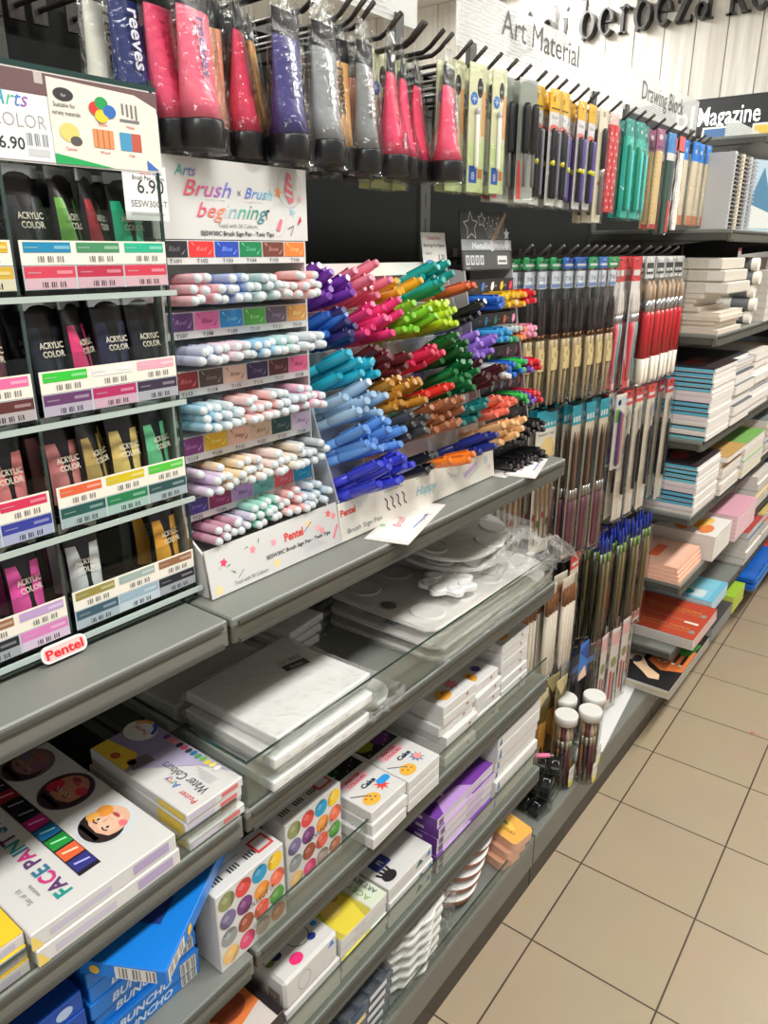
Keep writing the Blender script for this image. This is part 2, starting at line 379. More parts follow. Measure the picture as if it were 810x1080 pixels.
for k in range(5):
    y0, y1 = YJ[k], YJ[k + 1]
    xf = XF
    bs = thing('base_plinth', 'grey base deck and dark kick plate of ' + bays[k], 'shelving base', (xf, y0, 0))
    L = y1 - y0; d = xf - XB
    MB().box((-d, .003, .15), (0, L - .003, .168), STEEL, .002).obj('deck', bs)
    b = MB(); b.box((-.016, .003, .075), (0, L - .003, .150), LIPL); b.obj('front_lip', bs)
    MB().box((-.02, .002, 0), (-.006, L - .002, .075), M((46, 40, 34), .45, 0, .15, 14)).obj('kick_plate', bs)
    bp = thing('back_panel', 'dark grey perforated back panel of ' + bays[k], 'panel', (XB - .006, y0, 0))
    b = MB(); b.box((-.03, .0, .15), (-.002, L, 1.895), PANEL)
    b.obj('panel_sheet', bp)
    b = MB()
    for zz in [.25 + .05*i for i in range(32)]: b.rect(-.0, 0, 0, 0, BLACK) if False else b.box((-.0002, .018, zz), (.0042, .022, zz + .028), BLACK)
    b.box((-.004, .002, .15), (.004, .038, 1.90), STEELD); u = b.obj('slotted_upright', bp)
    b = MB(); b.box((-.032, 0, 1.892), (.004, L, 1.905), STEELD); b.obj('top_rail', bp)
# clear lips along the shelf fronts
def lip(y0, y1, z, h, label, x=XF - .004):
    l = thing('shelf_lip', label, 'lip', (x, y0, z))
    MB().box((-.0012, .004, 0), (.0012, y1 - y0 - .004, h), ACR).obj('clear_strip', l)
    MB().box((-.0014, .004, h - .0012), (.0014, y1 - y0 - .004, h + .0006), ACRE).obj('top_edge', l)
    return l
lip(.512, 1.415, .873, .070, 'clear plastic lip before the white palettes and canvases')
lip(YJ[0], .50, .873, .030, 'clear plastic lip before the face paint box')
lip(.512, 1.415, .632, .05, 'clear plastic lip before the watercolour cake boxes')
lip(.512, 1.415, .380, .055, 'clear plastic lip before the acrylic sets')
lip(.512, 1.415, .168, .03, 'clear plastic lip of the base before plates and tools', -.622)
dv = thing('shelf_divider', 'clear plastic divider beside the bagged white canvases', 'divider', (-.626, .516, .873))
MB().box((-.34, -.0012, 0), (0, .0012, .072), ACR).obj('clear_sheet', dv); MB().box((-.34, -.0016, .070), (0, .0016, .0725), ACRE).obj('top_edge', dv)
# hanging sign boards on the top rail
for k, (y0, y1, txt) in enumerate(((.60, 1.325, ''), (1.462, 2.215, 'Art Material'), (2.335, 3.07, 'Drawing Block'), (3.45, 4.0, ''))):
    s_ = thing('sign_board', ('frosted clear sign board over the paint tubes', 'frosted clear sign board lettered art material', 'frosted clear sign board lettered drawing block', 'frosted clear sign board over the farthest bay')[k], 'sign', (-.95, y0, 1.955))
    L = y1 - y0
    b = MB(); b.box((-.0015, 0, .0), (.0015, L, .112), FROST)
    bd = b.obj('board', s_)
    b = MB(front(.0022, 0, 0))
    lw = M((205, 206, 204), .5)
    if k != 2:
        for i in range(13): b.rect(.012, .008 + i*.008, L*(.55 if k == 1 else .9) - i*.012, .0105 + i*.008, lw)
    else:
        for i in range(7): b.rect(.1 + i*.03, .004 + i*.006, L - .02, .0065 + i*.006, lw)
    b.obj('stripe_print', bd)
    if txt:
        b = MB(front(.003, 0, 0)); b.text(txt, L*(.50 if k == 1 else .50), .052 if k == 1 else .045, .072, M((60, 62, 64), .5), 0, width=.40)
        part(b.obj('lettering', bd), 'dark grey lettering')
    for yy in (.06, L - .06): MB().box((-.006, yy - .012, -.052), (.006, yy + .012, .014), STEELD).obj('clip', s_)
# ---------------------------------------------------------------- clear tiered display of acrylic paint tubes (the leftmost stand)
AX = -.70; ACOL = (.025, .19, .355, .52)          # column borders; the front plane
ds = thing('paint_display', 'clear acrylic tiered stand full of black paint tubes with colour windows', 'display stand', (AX, 0, 1.155))
Z0 = 1.155
TIER = (1.172, 1.287, 1.402, 1.520)               # tray floors
for y in ACOL:
    b = MB(); b.box((-.15, y - .0015, .001), (.001, y + .0015, 1.72 - Z0), ACR)
    b.box((-.0005, y - .0017, .001), (.0018, y + .0017, 1.72 - Z0), M((40, 56, 54), .25) if y > .5 else ACRE)
    b.obj('divider_wall', ds)
for z in TIER:
    b = MB(); b.box((-.15, ACOL[0], z - Z0 - .003), (.012, ACOL[3] + .001, z - Z0), ACR)
    b.box((.010, ACOL[0], z - Z0 - .0045), (.0135, ACOL[3] + .002, z - Z0 + .001), M((176, 190, 184), .2))
    b.obj('tray', ds)
MB().box((-.152, ACOL[0], .001), (-.149, ACOL[3], 1.72 - Z0), ACR).obj('back_sheet', ds)
MB().box((-.15, ACOL[0], .001), (.008, ACOL[3], .0035), ACR).obj('foot', ds)
LABC = { 3: [((214, 176, 40), (206, 170, 60)), ((30, 134, 176), (70, 140, 96), (40, 178, 140)), ((206, 66, 88), (184, 48, 74), (206, 60, 80))],
         2: [((238, 108, 160), (92, 46, 44)), ((52, 196, 60), (232, 230, 224), (240, 170, 188)), ((100, 58, 104), (176, 44, 96), (56, 44, 66))],
         1: [((214, 50, 88), (52, 60, 150)), ((226, 100, 60), (212, 190, 30), (84, 196, 62)), ((32, 84, 78), (30, 122, 74), (40, 78, 78))],
         0: [((190, 160, 206), (214, 130, 186)), ((150, 140, 70), (160, 178, 170), (150, 104, 72)), ((60, 88, 104), (150, 176, 190), (34, 34, 42))] }
for k, z in enumerate(TIER):
    zz = z - Z0
    for c in range(1, 3):
        y0, y1 = ACOL[c] + .004, ACOL[c + 1] - .004
        MB().box((.004, y0, zz), (.0065, y1, zz + (.064 if k < 3 else .078)), ACR).obj('front_lip', ds)
        for row in (0, 1):
            b = MB(); h = .0215; zb = zz + .006 + (1 - row)*(h + .0005); w = (y1 - y0)/3
            b.box((.0068, y0, zb), (.0078, y1, zb + h), M((238, 232, 218), .5) if row == 0 else M((196, 206, 212), .5))
            for j in range(3):
                cc = LABC[k][1 + row][j] if c == 2 else LABC[k][0][row]
                if c == 1 and j < 2: cc = LABC[k][1 + row][(j + 1) % 3]
                b.M = front(.0079, y0 + w*j, zb)
                m = M(cc, .45)
                if row == 1: b.rect(.001, h - .011, w - .001, h - .0005, m); b.rect(.001, .0006, w - .001, h - .011, M(tuple(int(.28*q + .72*s) for q, s in zip(cc, (205, 212, 216))), .5)); b.barcode(w*.32, .002, w*.46, .005)
                else: b.rect(.003, h - .0105, w - .003, h - .0015, m); b.barcode(w*.30, .0025, w*.5, .0055, GREYINK)
                b.rect(w*.08, h - .0068, w*.32, h - .0055, M(tuple(int(.5*q + 100) for q in cc), .5), .0006); b.rect(w*.62, h - .0075, w*.92, h - .0045, M(tuple(int(.6*q + 98) for q in cc), .5), .0006)
            b.M = Matrix(); b.obj('label_strip', ds)
# header card of the stand
b = MB(); b.box((.0, ACOL[0], .480), (.0015, ACOL[3] + .006, .560), M((226, 226, 220), .35))
b.M = front(.0017, 0, 0)
b.rect(ACOL[0], .5555, .526, .560, M((34, 62, 58), .3)); b.rect(ACOL[0], .536, .526, .554, M((112, 86, 86), .4)); b.rect(.398, .545, .406, .554, M((190, 180, 176), .4), .0004)
b.poly([(.409, .4815), (.5245, .4815), (.5245, .540), (.500, .549), (.409, .552)], M((232, 226, 212), .4), .0004)
b.rect(.28, .4815, .4075, .5355, M((238, 238, 236), .4), .0005); b.rect(.33, .4815, .4085, .507, M((222, 226, 230), .4), .0006)
b.text('Arts', .356, .5245, .018, INK, .0008, 'l', .35, cols=[M((60, 160, 190), .4), M((90, 190, 150), .4), M((70, 130, 200), .4), M((150, 90, 180), .4)])
b.text('ACRYLIC COLOR', .404, .508, .016, M((166, 166, 166), .4), .0008, 'r', width=.115, bold=-.01)
b.text('6.90', .358, .490, .014, INK, .0008, 'l', bold=.01); b.barcode(.384, .494, .02, .010, GREYINK, .0008); b.rect(.384, .4855, .404, .4915, M((200, 202, 204), .5), .0008)
b.poly([(.409, .4815), (.524, .4815), (.47, .4815), (.409, .490)], M((40, 168, 92), .4), .0008)
b.disc(.424, .5395, .010, .0055, M((60, 56, 60), .4), .0008); b.text('for', .424, .5375, .004, WHITE, .001)
b.text('Suitable for', .424, .529, .0055, INK, .0008, width=.022); b.text('variety materials', .425, .5225, .0055, INK, .0008, width=.028)
for (x, y, r, c) in ((.456, .532, .0075, (214, 60, 54)), (.462, .537, .007, (40, 156, 84)), (.470, .531, .007, (54, 110, 186)), (.461, .526, .007, (232, 206, 60))): b.disc(x, y, r, r*.8, M(c, .4), .0009 + x*.001)
b.text('Fabric', .462, .5175, .004, RED, .0008)
for x in (.484, .489, .494, .499): b.rect(x, .526 + (x*991 % .004), x + .0022, .540, GREYINK, .0008)
b.rect(.481, .524, .503, .5265, GREYINK, .0008); b.text('Metal', .492, .5185, .004, RED, .0008)
b.disc(.426, .5085, .010, .008, M((222, 206, 120), .4), .0008); b.disc(.432, .502, .006, .004, M((90, 84, 84), .4), .0009); b.text('Canvas', .426, .4935, .004, RED, .0008)
b.rect(.450, .4985, .472, .5145, M((222, 146, 96), .5), .0008)
for i in range(3): b.rect(.454 + .006*i, .4985, .4555 + .006*i, .5145, M((190, 112, 66), .5), .0009)
b.text('Wood', .461, .4935, .004, RED, .0008)
b.rect(.479, .4985, .492, .5145, M((70, 150, 190), .5), .0008); b.rect(.492, .4985, .503, .5145, M((190, 88, 70), .5), .0008); b.text('Clay', .491, .4935, .004, RED, .0008)
b.poly([(.508, .492), (.522, .483), (.508, .483)], M((66, 110, 190), .4), .0009)
b.M = Matrix(); b.obj('header_card', ds)
# small red and white brand tag at the foot of the stand
tg = MB(front(AX + .030, 0, 1.1562)); tg.M = fr((AX + .018, .338, 1.157), (0, 1, 0), (-.3, 0, 1))
tg.prism(rrect(.050, .018, .007, 4, .0, .0115), -.0012, .0012, M((240, 236, 232), .4)); tg.poly(rrect(.046, .014, .006, 4, .0, .0115), M((238, 190, 186), .4), .0014)
tg.text('Pentel', 0, .0068, .0135, M((220, 40, 50), .4), .0018, width=.041, bold=.03)
tag(tg.obj('brand_tag'), 'small white tag with red lettering at the foot of the clear paint stand', 'tag')

# the tubes: black laminate bag of paint with a coloured window; made once per look, then copied
def paint_tube_meshes(window, lettering):
    H = .112; a = MB(); bl = M((26, 24, 26), .28)
    def ring(z, rx, ry, n=20): return [(ry*math.sin(2*PI*i/n), rx*math.cos(2*PI*i/n), z) for i in range(n)]
    sec = [(.016, .0165, .0155), (.019, .0175, .016), (.035, .018, .0145), (.06, .019, .011), (.085, .020, .0065), (.100, .0205, .0022), (.112, .0205, .0010)]
    a.loft([ring(z, rx, ry) for z, rx, ry in sec], bl)
    a.box((-.0013, -.021, .104), (.0013, .021, .115), M((196, 198, 200), .25, .8))
    def win(side):      # an S-shaped coloured window, follows the front of the tube
        b = MB()
        L = []
        for i in range(9):
            z = .024 + .064*i/8; t = i/8
            q = [s for s in sec if s[0] <= z][-1]; q2 = [s for s in sec if s[0] > z][0]; f = (z - q[0])/(q2[0] - q[0]); rx = q[1] + f*(q2[1] - q[1]); ry = q[2] + f*(q2[2] - q[2])
            p0 = .12 + .50*abs(t - .4)**1.3; p1 = .98 - .10*t
            L.append([(ry*math.sin(a_)*1.01 + .0004, side*rx*math.cos(a_)*1.01, z) for a_ in [PI/2 - math.asin(min(1, p0 + (p1 - p0)*j/5)) for j in range(6)]])
        b.loft(L, M(window, .3), True, (False, False), None, False)
        return b
    wn = MB()
    for sd in (-1, 1):
        w_ = win(sd); n = len(wn.v); wn.v += w_.v; wn.mats = w_.mats
        for f in w_.f: wn.f.append(tuple(n + i for i in (f if sd > 0 else f[::-1]))); wn.k.append(0); wn.sm.append(True)
    wn.M = fr((.0138, 0, .056), (0, 1, 0), (-.2, 0, 1)); lm = M(lettering, .4)
    wn.text('ACRYLIC', 0, .012, .0085, lm, .0012, width=.026, bold=.02); wn.text('COLOR', 0, .0035, .0085, lm, .0022, width=.024, bold=.02)
    cp = MB(); cp.lathe([(.0105, 0), (.0115, .002), (.0115, .013), (.0095, .016)], M((30, 28, 30), .35), 16)
    return a, wn, cp
TUBES = {}
def paint_tube(window, x, y, z, label, rz=0., tilt=0., lettering=(196, 190, 170), stick=True):
    k = window
    if k not in TUBES:
        a, wn, cp = paint_tube_meshes(window, lettering)
        o = a.obj('paint_tube'); wn.obj('colour_window', o); cp.obj('cap', o)
        TUBES[k] = o; tag(o, label, 'paint tube', 'black acrylic paint tubes in the clear stand'); o.location = (x, y, z); o.rotation_euler = (0, tilt, rz); return o
    return dup(TUBES[k], (x, y, z), (0, tilt, rz), label)
def tube_row(k, cells, where):
    for i, (y, col, nm, rz) in enumerate(cells):
        n = 2
        for d in range(n):
            paint_tube(col, AX - .022 - .040*d, y, TIER[k] + .0002, 'black tube with a %s window, %s tier, %s row, %s along' % (nm, where, 'front' if d == 0 else 'rear', ORD[i]), rz, -.02)
tube_row(3, [(.225, (206, 176, 60), 'ochre'.replace('ochre', 'yellow ochre'), .1), (.275, (120, 90, 70), 'brown', -.1), (.328, (60, 70, 70), 'slate', .2), (.383, (50, 52, 54), 'charcoal', .1), (.425, (96, 150, 60), 'leaf green', .5), (.452, (140, 34, 40), 'dark red', .7), (.492, (36, 172, 124), 'emerald', .05)], 'top')
tube_row(2, [(.225, (226, 130, 160), 'pale pink', .1), (.275, (70, 40, 40), 'dark brown', -.1), (.325, (104, 60, 70), 'plum', .1), (.385, (40, 44, 54), 'black', .1), (.418, (206, 56, 110), 'magenta', .6), (.458, (44, 46, 72), 'indigo', .05), (.498, (36, 38, 44), 'ink blue', .1)], 'second')
tube_row(1, [(.225, (196, 60, 70), 'red', .1), (.272, (206, 110, 110), 'salmon', -.1), (.325, (222, 130, 132), 'rose', .0), (.385, (204, 128, 128), 'dusty pink', .1), (.418, (176, 150, 90), 'gold', .5), (.458, (226, 198, 120), 'cream yellow', .05), (.498, (104, 190, 140), 'mint', .3)], 'third')
tube_row(0, [(.225, (120, 90, 160), 'violet', .1), (.272, (226, 70, 160), 'fuchsia', -.1), (.325, (232, 90, 170), 'hot pink', .1), (.392, (212, 216, 218), 'silver white', -.1), (.498, (226, 164, 60), 'amber', .15)], 'bottom')
# one tube lying down in the bottom tier
o = paint_tube((92, 62, 54), AX - .04, .405, TIER[0] + .0165, 'black paint tube with a dark brown window lying down in the bottom tier'); o.rotation_euler = (PI/2*.0, PI/2, PI/2); o.location = (AX - .038, .375, TIER[0] + .0172)
# price card stuck on the stand
pc = MB(front(AX - .004, .478, 1.592)); pc.M = front(AX + .001, .478, 1.590)
pc.box((0, 0, -.0008), (.052, .052, .0), M((236, 236, 234), .4)); pc.text('6.90', .032, .026, .019, INK, .0004, width=.032); pc.text('SESW30C-T', .029, .013, .009, GREYINK, .0004, width=.044)
pc.rect(.02, .044, .034, .049, M((226, 130, 140), .5)); pc.rect(.036, .044, .046, .049, M((70, 120, 190), .5)); pc.rect(.006, .005, .046, .0075, M((190, 192, 194), .5)); pc.text('Brush Pen - Twin', .03, .0385, .006, INK, .0004, width=.038)
tag(pc.obj('price_card'), 'white price card reading 6.90 at the top corner of the clear stand', 'price card')
# ---------------------------------------------------------------- white tiered display of twin tip pens
BX = -.72; BY0, BY1 = .5265, .760
tw = thing('twin_pen_display', 'white tiered card stand of pale twin-tip brush pens with a painted header', 'display stand', (BX, BY0, 1.154))
LW = BY1 - BY0
WC = M((212, 211, 208), .5); WC2 = M((214, 216, 216), .55)
for y in (0, LW - .003):
    b = MB(fr((0, y + .003, 0), (1, 0, 0), (0, 0, 1)))
    b.prism([(-.14, 0), (.036, 0), (.030, .058), (.006, .075), (0, .11), (-.001, .42), (-.14, .42)], 0, .003, WC); b.obj('side_wall', tw)
MB().box((-.143, 0, 0), (-.140, LW, .42), WC2).obj('back_wall', tw)
STR = ((1.546, 1.572), (1.464, 1.494), (1.397, 1.427), (1.318, 1.349), (1.243, 1.272))
FLO = (1.494, 1.427, 1.349, 1.272, 1.2)
SC5 = [[(40, 40, 46), (226, 54, 54), (40, 74, 176), (24, 126, 78), (116, 62, 52), (230, 124, 52)],
       [(96, 60, 120), (236, 118, 172), (52, 142, 206), (92, 178, 78), (104, 90, 106), (222, 160, 84)],
       [(150, 44, 50), (84, 68, 60), (232, 196, 176), (58, 40, 84), (92, 36, 42), (240, 110, 152)],
       [(120, 54, 120), (226, 180, 46), (232, 190, 170), (214, 188, 160), (44, 74, 66), (226, 204, 226)],
       [(70, 60, 140), (138, 34, 92), (190, 152, 214), (120, 198, 196), (226, 104, 110), (48, 164, 200)]]
for i, (z0, z1) in enumerate(STR):
    b = MB(); b.box((-.002, .003, z0 - 1.154), (0, LW - .003, z1 - 1.154), WC)
    b.M = front(.0003, 0, z0 - 1.154); h = z1 - z0; w = (LW - .006)/6
    for j, c in enumerate(SC5[i]):
        b.rect(.004 + w*j, h*.30, .002 + w*(j + 1), h - .001, M(c, .45)); b.text('T1%02d' % (i*6 + j + 1), .003 + w*(j + .5), .0018, .0062, INK, .0006, width=w*.42)
        lt_ = M(tuple(min(255, q + 90) for q in c), .5) if sum(c) < 500 else M(tuple(int(q*.62) for q in c), .5)
        b.poly([(.003 + w*(j + .72), h*.40), (.003 + w*(j + .92), h*.66), (.003 + w*(j + .80), h*.42)], lt_, .0006); b.poly([(.003 + w*(j + .10), h*.9), (.003 + w*(j + .26), h*.72), (.003 + w*(j + .16), h*.92)], lt_, .0006)
        b.text(('Black', 'Red', 'Blue', 'Green', 'Brown', 'Orange')[(j + i) % 6], .003 + w*(j + .5), h*.55, .0075, lt_, .0007, shear=.3, width=w*.42)
    b.M = Matrix(); b.obj('label_strip', tw)
for i, z in enumerate(FLO): MB().box((-.138, .003, z - 1.154 - .003), (-.004, LW - .003, z - 1.154 - .0008), WC2).obj('tray', tw)
# header
b = MB(); hz = 1.573 - 1.154; b.box((-.003, -.003, hz), (0, LW + .004, hz + .085), WC); b.M = front(.0004, 0, hz)
def grad(*cs): return [M(c, .5) for c in cs]
b.text('Arts', .030, .066, .016, INK, .0005, 'l', .35, cols=grad((60, 170, 150), (70, 140, 200), (90, 120, 200), (140, 100, 190)))
b.text('Brush', .040, .046, .024, INK, .0005, 'l', .42, width=.070, cols=grad((232, 90, 110), (226, 90, 140), (206, 96, 170), (170, 104, 196), (120, 116, 206)))
b.text('x', .122, .049, .012, GREYINK, .0005); b.text('Brush', .130, .047, .017, INK, .0005, 'l', .42, width=.046, cols=grad((92, 120, 206), (80, 140, 210), (80, 160, 214), (90, 180, 214), (120, 200, 220)))
b.text('beginning', .112, .024, .023, INK, .0005, 'c', .42, width=.110, cols=grad((232, 90, 110), (236, 110, 110), (240, 140, 110), (200, 200, 210), (150, 190, 190), (90, 180, 160), (70, 160, 120), (70, 150, 130), (80, 140, 150)))
b.rect(.07, .0425, .10, .0428, GREYINK, .0005); b.rect(.13, .0425, .16, .0428, GREYINK, .0005); b.text('Total with 30 Colours', .118, .0135, .0065, GREYINK, .0005, width=.062)
b.text('SESW30C Brush Sign Pen - Twin Tips', .118, .0045, .0068, INK, .0005, width=.115, bold=.02)
pk = M((236, 120, 140), .5)
b.ring(.206, .062, .0205, .0208, GREYINK, .0005, 28, ky=1.12); b.poly([(.197, .058), (.203, .080), (.209, .078), (.213, .046), (.205, .044)], pk, .0005)
for q in range(3): b.poly([(.198 + q*.003, .054 + q*.008), (.210, .050 + q*.008), (.211, .053 + q*.008), (.199 + q*.003, .057 + q*.008)], WHITE, .0007)
b.star(.186, .056, .0075, .003, 5, M((236, 150, 90), .5)); b.star(.224, .050, .005, .002, 6, M((240, 170, 190), .5)); b.star(.210, .034, .007, .002, 5, M((150, 200, 214), .5))
b.ring(.184, .024, .0145, .0148, M((190, 190, 194), .5), .0005, 24, ky=1.3); b.poly([(.180, .012), (.188, .026), (.192, .024), (.187, .011)], pk, .0006)
b.poly([(.218, .018), (.224, .030), (.226, .024)], RED, .0006); b.line([(.206, .006), (.212, .018), (.200, .014)], .001, GREYINK, .0006); b.line([(.164, .024), (.166, .034)], .0012, INK, .0006); b.disc(.168, .034, .0022, .0014, INK); b.disc(.163, .030, .0022, .0014, INK)
b.M = Matrix(); b.obj('header_card', tw)
# apron at the foot, leaning back
b = MB(); A0 = fr((.046, -.001, .001), (0, 1, 0), (-.16, 0, 1)); b.M = A0; AW = LW + .008
b.box((0, 0, -.002), (AW, .062, 0), WC)
b.text('Pentel', .150, .035, .016, M((226, 60, 56), .4), .0006, width=.036, bold=.03)
b.text('SESW30C Brush Sign Pen - Twin Tips', .158, .021, .0075, INK, .0006, width=.125, bold=.015); b.text('Total with 30 Colours', .066, .006, .0075, GREYINK, .0006, width=.058)
for (x, y, c) in ((.222, .05, (236, 110, 120)), (.232, .044, (240, 150, 150)), (.075, .042, (240, 150, 160)), (.205, .030, (240, 160, 170)), (.198, .036, (244, 180, 190)), (.112, .040, (240, 160, 180)), (.026, .040, (226, 70, 110))): b.star(x, y, .0062, .0035, 5, M(c, .5))
for (x, y) in ((.012, .008), (.112, .012), (.180, .046)): b.star(x, y, .0075, .004, 8, M((246, 216, 150), .5))
for (x, y, a) in ((.028, .032, .5), (.034, .028, -.6), (.022, .030, 2), (.060, .046, .4), (.085, .046, 1.2)): b.poly([(x, y), (x + .008*math.cos(a) - .002*math.sin(a), y + .008*math.sin(a)), (x + .009*math.cos(a), y + .009*math.sin(a) - .002)], M((80, 150, 96), .5), .0005)
b.line([(.170, .038), (.186, .048)], .0014, M((90, 120, 190), .5), .0005); b.line([(.226, .012), (.238, .030)], .004, M((240, 130, 160), .5), .0005); b.line([(.045, .014), (.056, .022)], .001, GREYINK)
for q in range(4): b.rect(.165, .010 + q*.0028, .215 - q*.006, .011 + q*.0028, M((196, 196, 204), .5))
b.M = Matrix(); b.obj('apron', tw)

# pens: translucent white barrel, tinted cap with a round white end
def twin_mesh(c):
    tint = tuple(int(.46*q + .54*w) for q, w in zip(c, (236, 236, 238))); t2 = tuple(int(.62*q + .38*w) for q, w in zip(c, (236, 236, 238)))
    a = MB(Matrix.Rotation(PI/2, 4, 'Y')); a.lathe([(.0045, 0), (.0054, .003), (.0054, .104)], M((208, 214, 217), .35), 10)
    cp = MB(Matrix.Rotation(PI/2, 4, 'Y')); cp.lathe([(.0058, .098), (.0059, .100), (.0059, .116), (.0057, .134), (.0054, .142), (.0044, .1455), (.0020, .147)], None, 12, [M(t2, .3), M(t2, .3), M(tint, .3), M(tint, .3), M((204, 212, 214), .35), M((204, 212, 214), .35)])
    return a, cp
TW = {}
def twin(c, loc, rot, label, grp):
    if c not in TW:
        a, cp = twin_mesh(c); o = a.obj('twin_tip_pen'); cp.obj('cap', o); tag(o, label, 'pen', grp); TW[c] = o; o.location = loc; o.rotation_euler = rot; return o
    return dup(TW[c], loc, rot, label, grp)
ROWS = [[((226, 120, 130), 'red tinted', 3), ((70, 110, 190), 'blue tinted', 3), ((110, 160, 150), 'green tinted', 3), ((190, 130, 130), 'brown tinted', 1), ((240, 130, 120), 'orange tinted', 4)],
        [((140, 150, 190), 'slate tinted', 3), ((226, 180, 200), 'pink tinted', 3), ((50, 150, 206), 'sky blue tinted', 3), ((130, 200, 190), 'mint tinted', 3), ((190, 200, 214), 'grey tinted', 3)],
        [((60, 150, 190), 'cyan tinted', 2), ((160, 196, 206), 'ice blue tinted', 3), ((240, 150, 140), 'peach tinted', 4), ((150, 170, 190), 'blue grey tinted', 3), ((240, 120, 160), 'rose tinted', 3)],
        [((190, 150, 200), 'violet tinted', 2), ((236, 190, 110), 'amber tinted', 4), ((240, 200, 180), 'flesh tinted', 3), ((226, 200, 160), 'sand tinted', 3), ((140, 150, 150), 'grey green tinted', 3)],
        [((150, 50, 90), 'wine tinted', 3), ((170, 160, 200), 'lilac tinted', 2), ((60, 190, 150), 'mint green tinted', 4), ((240, 120, 110), 'coral tinted', 3), ((140, 180, 206), 'pale blue tinted', 3)]]
for i, row in enumerate(ROWS):
    xs = sum(r_[2] for r_ in row); pit = (LW - .018)/xs; y = BY0 + .009
    gap = (.048, .034, .046, .044, .046)[i]; lay = (3, 2, 3, 3, 3)[i]
    for (c, nm, n) in row:
        for q in range(n):
            for l in range(lay):
                if l == lay - 1 and (q + i) % 4 == 0 and nm != 'mint green tinted': continue
                if i == 4 and l > 1 and nm in ('wine tinted', 'lilac tinted'): continue
                rise = .0105*l
                twin(c, (BX - .108 + R.uniform(-.006, .006) - .004*l, y + pit*(q + (.5 if l % 2 else 0)*.9 + .3) + .004, FLO[i] + .0062 + rise + (.012 if i == 4 else .002)),
                     (0, -math.radians(R.uniform(2.2, 3.6)), math.radians(R.uniform(-1, 2))), '%s twin-tip pen on the %s tier of the white pen stand' % (nm, ORD[i]), '%s twin-tip pens on the %s tier' % (nm, ORD[i]))
        y += pit*n
# ---------------------------------------------------------------- white rack of coloured brush sign pens
CX = -.682; CY0, CY1 = .772, 1.212; CW = CY1 - CY0
LIPS = [(-.792, 1.474), (-.772, 1.417), (-.748, 1.362), (-.730, 1.312), (-.708, 1.262), (-.684, 1.214)]     # top edge of each row's lip, back row first
rk = thing('brush_pen_rack', 'white stepped pen rack packed with bright brush pens sorted by colour', 'display stand', (CX, CY0, 1.154))
CLR = clear('rack_plastic', (240, 242, 240), .15, .05, .4, 0, 1, .45, (226, 228, 226))
for y in (0, CW - .003):
    b = MB(fr((0, y + .003, 0), (1, 0, 0), (0, 0, 1))); b.prism([(-.20, 0), (.0, 0), (-.002, .06), (-.112, .372), (-.20, .385)], 0, .003, CLR); b.obj('side_wall', rk)
b = MB(); b.box((-.204, 0, 0), (-.200, CW, .37), M((206, 206, 202), .5)); b.box((-.136, 0, .368), (-.112, CW, .388), M((238, 236, 230), .4)); b.obj('back_wall', rk)
E_ = math.radians(19)
TRI = {(0, 0): ((92, 62, 124), 'VIOLET'), (0, 3): ((30, 160, 150), 'TURQUOISE'), (1, 2): ((108, 178, 90), ''), (2, 2): ((92, 172, 92), 'GREEN'), (2, 3): ((150, 120, 200), ''), (3, 2): ((24, 132, 84), 'GREEN'), (4, 1): ((190, 120, 90), 'BROWN'), (5, 0): ((38, 70, 170), 'BLUE VIOLET'), (5, 2): ((236, 104, 62), 'ORANGE'), (5, 3): ((34, 66, 150), 'BLUE'), (5, 4): ((240, 196, 160), 'ORANGE')}
for r_, (lx, lz) in enumerate(LIPS):
    b = MB(fr((lx - CX, 0, lz - 1.154 - .034), (0, 1, 0), (-.05, 0, 1))); m = CLR if r_ < 5 else WC
    b.box((.003, 0, -.0012), (CW - .003, .034, 0), m); b.box((.003, .0328, -.0016), (CW - .003, .0345, .0006), M((240, 240, 236), .4))
    b.obj('row_lip', rk)
    b = MB(fr((lx - CX, 0, lz - 1.154 - .036), (0, 1, 0), (-math.cos(E_), 0, -math.sin(E_)))); b.box((.003, 0, -.0012), (CW - .003, (.085, .085, .085, .085, .085, .04)[r_], 0), CLR); b.obj('row_floor', rk)
    for c in range(5):
        if (r_, c) in TRI:
            col, tx = TRI[(r_, c)]
            b = MB(fr((lx - CX + .0012, c*CW/5 + .01, lz - 1.154 - .040), (0, 1, 0), (-.05, 0, 1))); b.poly([(.008, 0), (.022, 0), (.034, .042), (-.006, .042)], M(col, .45), .0003); b.text('Sign', .014, .035, .004, WHITE, .0006, width=.014)
            if tx: b.text(tx, .014, .028, .005, WHITE, .0006, width=.021, bold=.02)
            b.obj('colour_tag', rk)
for c in range(1, 5):
    b = MB(fr((0, c*CW/5, 0), (1, 0, 0), (0, 0, 1))); b.prism([(-.20, .02), (-.01, .02), (-.03, .07), (-.118, .34), (-.20, .36)], 0, .001, CLR); b.obj('bin_divider', rk)
b = MB(fr((.008, -.004, .001), (0, 1, 0), (-.12, 0, 1))); b.box((0, 0, -.002), (CW + .006, .058, 0), M((238, 234, 222), .5))
b.text('Pentel', .020, .038, .014, M((226, 60, 56), .4), .0006, width=.034, bold=.03); b.text('Brush Sign Pen', .056, .009, .011, GREYINK, .0006, width=.082)
b.text('Your own Colour Tips', .132, .048, .005, GREYINK, .0006, width=.05)
for q, c in enumerate(((70, 40, 46), (90, 60, 60), (60, 40, 50), (80, 60, 70))): x = .110 + q*.015; b.line([(x - .002, .040), (x + .004, .034), (x + .002, .024), (x + .009, .018)], .0022, M(c, .5), .0006)
b.text('Happy', .222, .022, .022, M((120, 200, 214), .5), .0006, shear=.4, width=.062); b.rect(.195, .049, .235, .051, M((196, 196, 190), .5))
